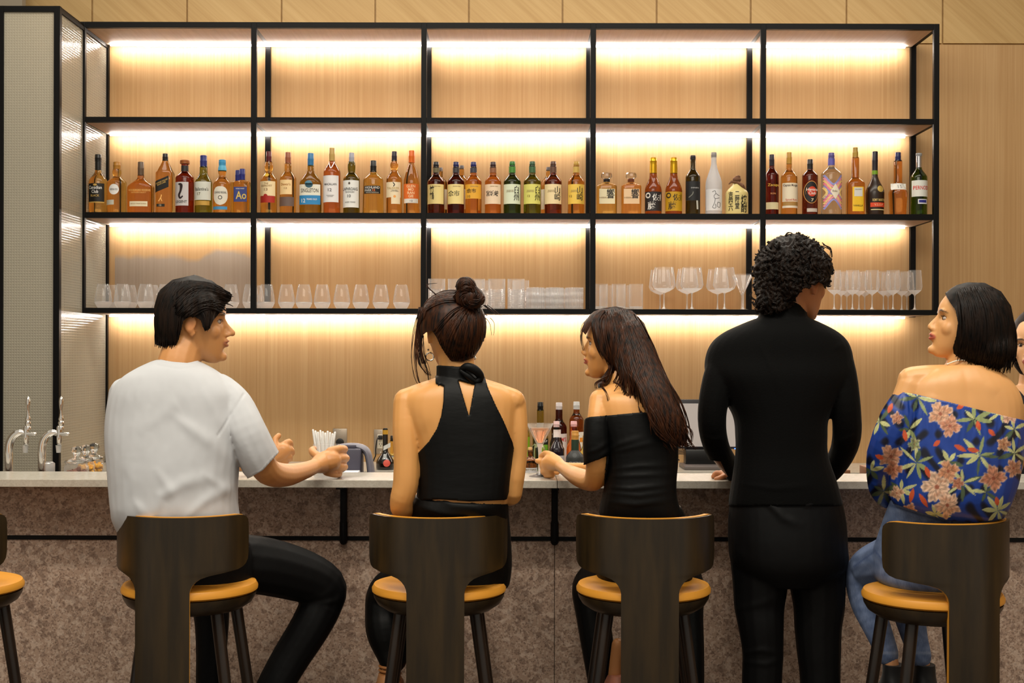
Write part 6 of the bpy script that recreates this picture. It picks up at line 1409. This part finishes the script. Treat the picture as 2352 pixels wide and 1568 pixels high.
def leaf(x, y, L, w, ang, rgb):
    ca, sa = math.cos(ang), math.sin(ang); u = (P[:, 0]-x)*ca+(P[:, 1]-y)*sa; v = -(P[:, 0]-x)*sa+(P[:, 1]-y)*ca; tt = u/L
    hw = w*np.sin(np.pi*np.clip(tt, 0, 1))**.8; blend((hw-np.abs(v))*1.1, rgb)
    blend((.7-np.abs(v))*(tt > .1)*(tt < .9)*.5, (110, 120, 80))
def flower(x, y, r, rgb, seed):
    global col
    rn = random.Random(seed); ox, oy = P[:, 0]-x, P[:, 1]-y; a = np.arctan2(oy, ox); d = np.hypot(ox, oy); n = rn.choice((4, 5)); ph = rn.random()*6
    r = r*1.18; R = r*(.80+.16*np.sin(a*n+ph)+.07*np.sin(a*9+ph*3)+.05*np.sin(a*17+ph)); m = (R-d)*.7
    tone = .86+.13*np.sin(d*.33+np.sin(a*n+ph)*2.5)+.07*np.sin(a*21+d*.2); c1 = np.clip(np.array(rgb, float)[None, :]*tone[:, None], 0, 250)
    mm = np.clip(m, 0, 1)[:, None]; col = col*(1-mm)+c1*mm
    blend(np.exp(-((d-R*.55)/(r*.10))**2)*.35*(np.sin(a*n*.5+ph) > 0), (150, 84, 56)); blend(np.clip((r*.16-d)*.5, 0, 1)*.7, (130, 56, 36))
    blend(np.exp(-((d-R*.93)/(r*.08))**2)*.4, (246, 214, 190))
LF = (192, 192, 134); CR = (222, 168, 134); OR = (196, 78, 40)
sd = 0
for x, y, n, L, a0 in ((2108, 912, 7, 42, .2), (2020, 968, 6, 38, 1), (2105, 1062, 8, 46, .6), (2250, 1045, 8, 50, .1), (2212, 1108, 8, 44, .8), (2292, 1172, 7, 44, 3.2), (2300, 945, 7, 36, .6), (2030, 1128, 7, 34, .2), (2238, 962, 7, 40, 1.2), (2330, 1040, 6, 36, 1.7), (2090, 985, 5, 36, 1.9), (2180, 1060, 5, 34, 3.0), (2150, 1182, 6, 30, 3.4), (2070, 1125, 6, 34, .4), (2330, 985, 5, 34, 1), (2000, 1080, 5, 30, .9), (2265, 1130, 5, 34, 2)):
    rn = random.Random(int(x))
    for j in range(n): leaf(x, y, L*rn.uniform(.7, 1.2), rn.uniform(3.6, 6.0), a0+j*2*math.pi/n*rn.uniform(.9, 1.1), LF if rn.random() < .6 else rn.choice(((140, 150, 100), (70, 86, 62))))
for x, y, r, cc in ((2160, 950, 27, CR), (2182, 978, 24, (214, 150, 120)), (2046, 1048, 26, (206, 146, 116)), (2052, 1078, 20, (196, 130, 100)), (2152, 1118, 34, (232, 190, 160)), (2178, 1082, 24, (214, 150, 112)), (2176, 1160, 28, (230, 182, 150)), (2282, 1098, 28, (206, 136, 104)), (2318, 952, 20, (226, 176, 150)), (2060, 1132, 16, (224, 176, 140)), (2328, 1075, 20, (200, 140, 110)), (2200, 1110, 14, (200, 130, 100)), (2306, 1020, 16, (206, 150, 110)), (2036, 1190, 12, CR), (2090, 1170, 15, (220, 160, 130)), (2060, 960, 14, (200, 140, 110)), (2100, 1020, 14, (150, 160, 110))):
    sd += 1; flower(x, y, r, cc, sd)
for x, y, L, a in ((2190, 1020, 34, .5), (2220, 1030, 30, .2), (2110, 1132, 40, 1.0), (2098, 1120, 36, 1.8), (2076, 985, 30, 1.4), (2196, 940, 26, -.6), (2244, 965, 26, 1.3), (2125, 1070, 30, 1.2), (2270, 985, 22, .8), (2050, 925, 26, 2), (2288, 1140, 22, 1.4), (2010, 1045, 22, .4), (2160, 1010, 22, 2.4)): leaf(x, y, L, 6, a, OR)
paint(me, col)
o = wear('blouse', thicken(me, .004), vcol('floral_satin', .38, .5), E)
tr = MB(); ploft(tr, [(2050, 2296, 1150, 3.43, .112), (2038, 2300, 1185, 3.47, .13), (2024, 2302, 1230, 3.51, .15), (2010, 2296, 1280, 3.54, .16), (2012, 2285, 1325, 3.54, .16), (2030, 2275, 1345, 3.54, .15)])
ptube(tr, [(2110, 1290, 3.48, 76), (2050, 1292, 3.62, 64), (2000, 1306, 3.74, 50), (1985, 1330, 3.76, 44), (1992, 1385, 3.75, 38), (2014, 1440, 3.73, 32), (2034, 1490, 3.72, 27), (2038, 1503, 3.72, 26)])
ptube(tr, [(2190, 1300, 3.52, 66), (2130, 1325, 3.72, 56), (2092, 1350, 3.84, 46), (2088, 1400, 3.84, 38), (2100, 1460, 3.82, 30), (2112, 1500, 3.80, 26), (2114, 1508, 3.80, 25)])
me = remesh(tr, .0045, 3)
folds(me, [([(1960, 1290), (2000, 1262), (2030, 1240)], 5, .006), ([(2000, 1260), (2030, 1290), (2060, 1320)], 4, .004), ([(2045, 1162), (2100, 1180), (2140, 1200)], 2, -.003), ([(2050, 1200), (2035, 1300)], 2, .002), ([(2060, 1200), (2050, 1310)], 2, -.002), ([(1960, 1350), (1990, 1345), (2020, 1355)], 5, .004)])
P = PX(cov(me)); nz = np.sin(P[:, 0]*.13+np.sin(P[:, 1]*.11)*2)*np.sin(P[:, 1]*.10+np.sin(P[:, 0]*.07)*2)
col = np.array((104, 120, 154.))+(nz*14)[:, None]
for pts, w, rgb in (([(2046, 1160), (2100, 1178), (2180, 1200)], 2.2, (60, 76, 112)), ([(2052, 1205), (2044, 1250), (2036, 1310)], 2, (52, 66, 120)), ([(2060, 1205), (2056, 1310)], 2, (60, 76, 120)), ([(2186, 1195), (2190, 1215)], 3, (70, 84, 120)), ([(1962, 1300), (2010, 1265), (2060, 1325)], 2, (70, 86, 126))):
    best = np.full(len(P), 1e9)
    for a, b in zip(pts, pts[1:]):
        p_, q_ = np.array(a, float), np.array(b, float); s = q_-p_; t = np.clip(((P-p_) @ s)/(s @ s), 0, 1); best = np.minimum(best, np.hypot(*(P-(p_+t[:, None]*s)).T))
    blend(np.exp(-(best/w)**2)*.8, rgb)
blend(np.exp(-((P[:, 1]-1499)/3)**2)*.5, (170, 180, 200))
paint(me, col)
wear('jeans', me, vcol('faded_denim', .8, .2, fine=((260, 260, 90), .86, 1.12)), E)
s_ = MB(); ptube(s_, [(2040, 1490, 3.72, 18), (2048, 1530, 3.71, 17)]); part('ankle', s_, cmat((200, 142, 96), .45), E)
s_ = MB(); ptube(s_, [(2114, 1495, 3.80, 17), (2120, 1530, 3.80, 16)]); part('ankle', s_, cmat((200, 142, 96), .45), E)
M_boot = mat('black_suede', (12, 11, 12), .6, sheen=.2)
for x, Y in ((2052, 3.71), (2124, 3.80)):
    s_ = MB(); p = W(x, 1528, Y); loft(s_, [(p.x, p.y+.04, p.z-.135, .040, .12), (p.x, p.y+.04, p.z-.105, .042, .12), (p.x, p.y+.01, p.z-.07, .036, .08), (p.x, p.y, p.z-.03, .030, .036), (p.x, p.y, p.z+.004, .028, .032)]); part('boot', s_, M_boot, E)
k = 3.39/F; hv = MB()
hv.ell(W(2240, 748, 3.39), (98*k, .086, 104*k), n=32); hv.ell(W(2268, 800, 3.385), (66*k, .080, 52*k)); ptube(hv, [(2215, 740, 3.37, 30), (2212, 800, 3.36, 26)])
hb = remesh(hv, .004, 3)
hb = cut(hb, [(2170, 674), (2186, 657), (2222, 648), (2262, 649), (2300, 669), (2323, 703), (2332, 750), (2336, 800), (2334, 845), (2322, 856), (2300, 850), (2275, 845), (2245, 848), (2222, 836), (2204, 822), (2190, 812), (2188, 798), (2196, 770), (2200, 740), (2194, 712), (2180, 692)])
bv = bvh_of(hb); st = MB()
strands(st, bv, [[(2202, 672), (2209, 712), (2211, 765), (2197, 822)], [(2210, 658), (2228, 710), (2232, 775), (2220, 840)], [(2235, 656), (2258, 710), (2262, 780), (2246, 854)], [(2260, 658), (2290, 715), (2296, 785), (2280, 856)], [(2275, 664), (2312, 720), (2322, 790), (2310, 862)], [(2285, 670), (2325, 735), (2333, 800), (2328, 854)]], 330, r=2.4, jit=3, seed=31, n=14, wave=2, Yd=3.33)
o = wear('hair', hb, M_hair, E); subpart('hair_strands', st, M_hair, o, E, sharp=180)
nk_ = MB()
for i in range(22):
    t = i/21; x = 2176+t*46; y = 836-9*math.sin(t*2.2); nk_.ell(W(x, y, 3.348-.004*math.sin(t*3)), (.0021, .0021, .0021), n=8)
part('necklace', nk_, cmat((226, 214, 196), .25, .3), E)

# ---------------------------------------------------------------- the person half out of view
Fp = person('person in black standing behind the bar, half hidden by the dark bob', 2375, 4.86)
MF = hframe(2378, 800, 4.86, -142, 0, 0, .95)
sk = MB(); head(sk, MF, True); ptube(sk, [(2378, 840, 4.88, 32), (2378, 900, 4.90, 40)])
ploft(sk, [(2335, 2425, 885, 4.90, .05), (2290, 2470, 905, 4.90, .08), (2285, 2475, 980, 4.90, .09), (2300, 2460, 1150, 4.90, .09)])
me = remesh(sk, .004, 3); col = face(me, MF, (224, 170, 122), True); paint(me, col); wear('body', me, M_skin, Fp); eyes(MF, Fp)
g = MB(); ploft(g, [(2318, 2440, 886, 4.90, .07), (2290, 2470, 904, 4.90, .092), (2276, 2482, 940, 4.90, .10), (2285, 2475, 1000, 4.90, .105), (2300, 2460, 1100, 4.90, .105), (2296, 2466, 1200, 4.90, .11)])
ptube(g, [(2300, 925, 4.90, 34), (2285, 1000, 4.88, 32), (2290, 1060, 4.80, 28)]); ptube(g, [(2458, 925, 4.90, 34), (2470, 1000, 4.88, 32), (2460, 1060, 4.80, 28)])
me = remesh(g, .005, 3); me = cut(me, [(2200, 890), (2330, 884), (2372, 930), (2420, 884), (2560, 890), (2560, 1300), (2200, 1300)]); wear('blouse', thicken(me), mat('navy_black_cloth', (18, 16, 26), .7), Fp)
tr = MB(); ploft(tr, [(2300, 2462, 1190, 4.90, .105), (2296, 2466, 1300, 4.90, .12), (2300, 2462, 1400, 4.90, .115)]); ptube(tr, [(2340, 1380, 4.90, 44), (2345, 1600, 4.90, 36), (2346, 1780, 4.90, 32)]); ptube(tr, [(2420, 1380, 4.90, 44), (2416, 1600, 4.90, 36), (2414, 1780, 4.90, 32)])
wear('trousers', remesh(tr, .008, 3), M_twill, Fp)
k = 4.86/F; hv = MB(); hv.ell(W(2384, 790, 4.875), (64*k, .105, 86*k), n=28)
hb = remesh(hv, .005, 2); c = cov(hb); L = (np.c_[c, np.ones(len(c))] @ np.array(MF.inverted()).T)[:, :3]
bm = bmesh.new(); bm.from_mesh(hb); bm.verts.ensure_lookup_table(); bmesh.ops.delete(bm, geom=[v for v in bm.verts if L[v.index][1] > .045 and L[v.index][2] < .062-.5*abs(L[v.index][0])], context='VERTS'); bm.to_mesh(hb); bm.free()
wear('hair', thicken(hb, .006), M_hair, Fp)
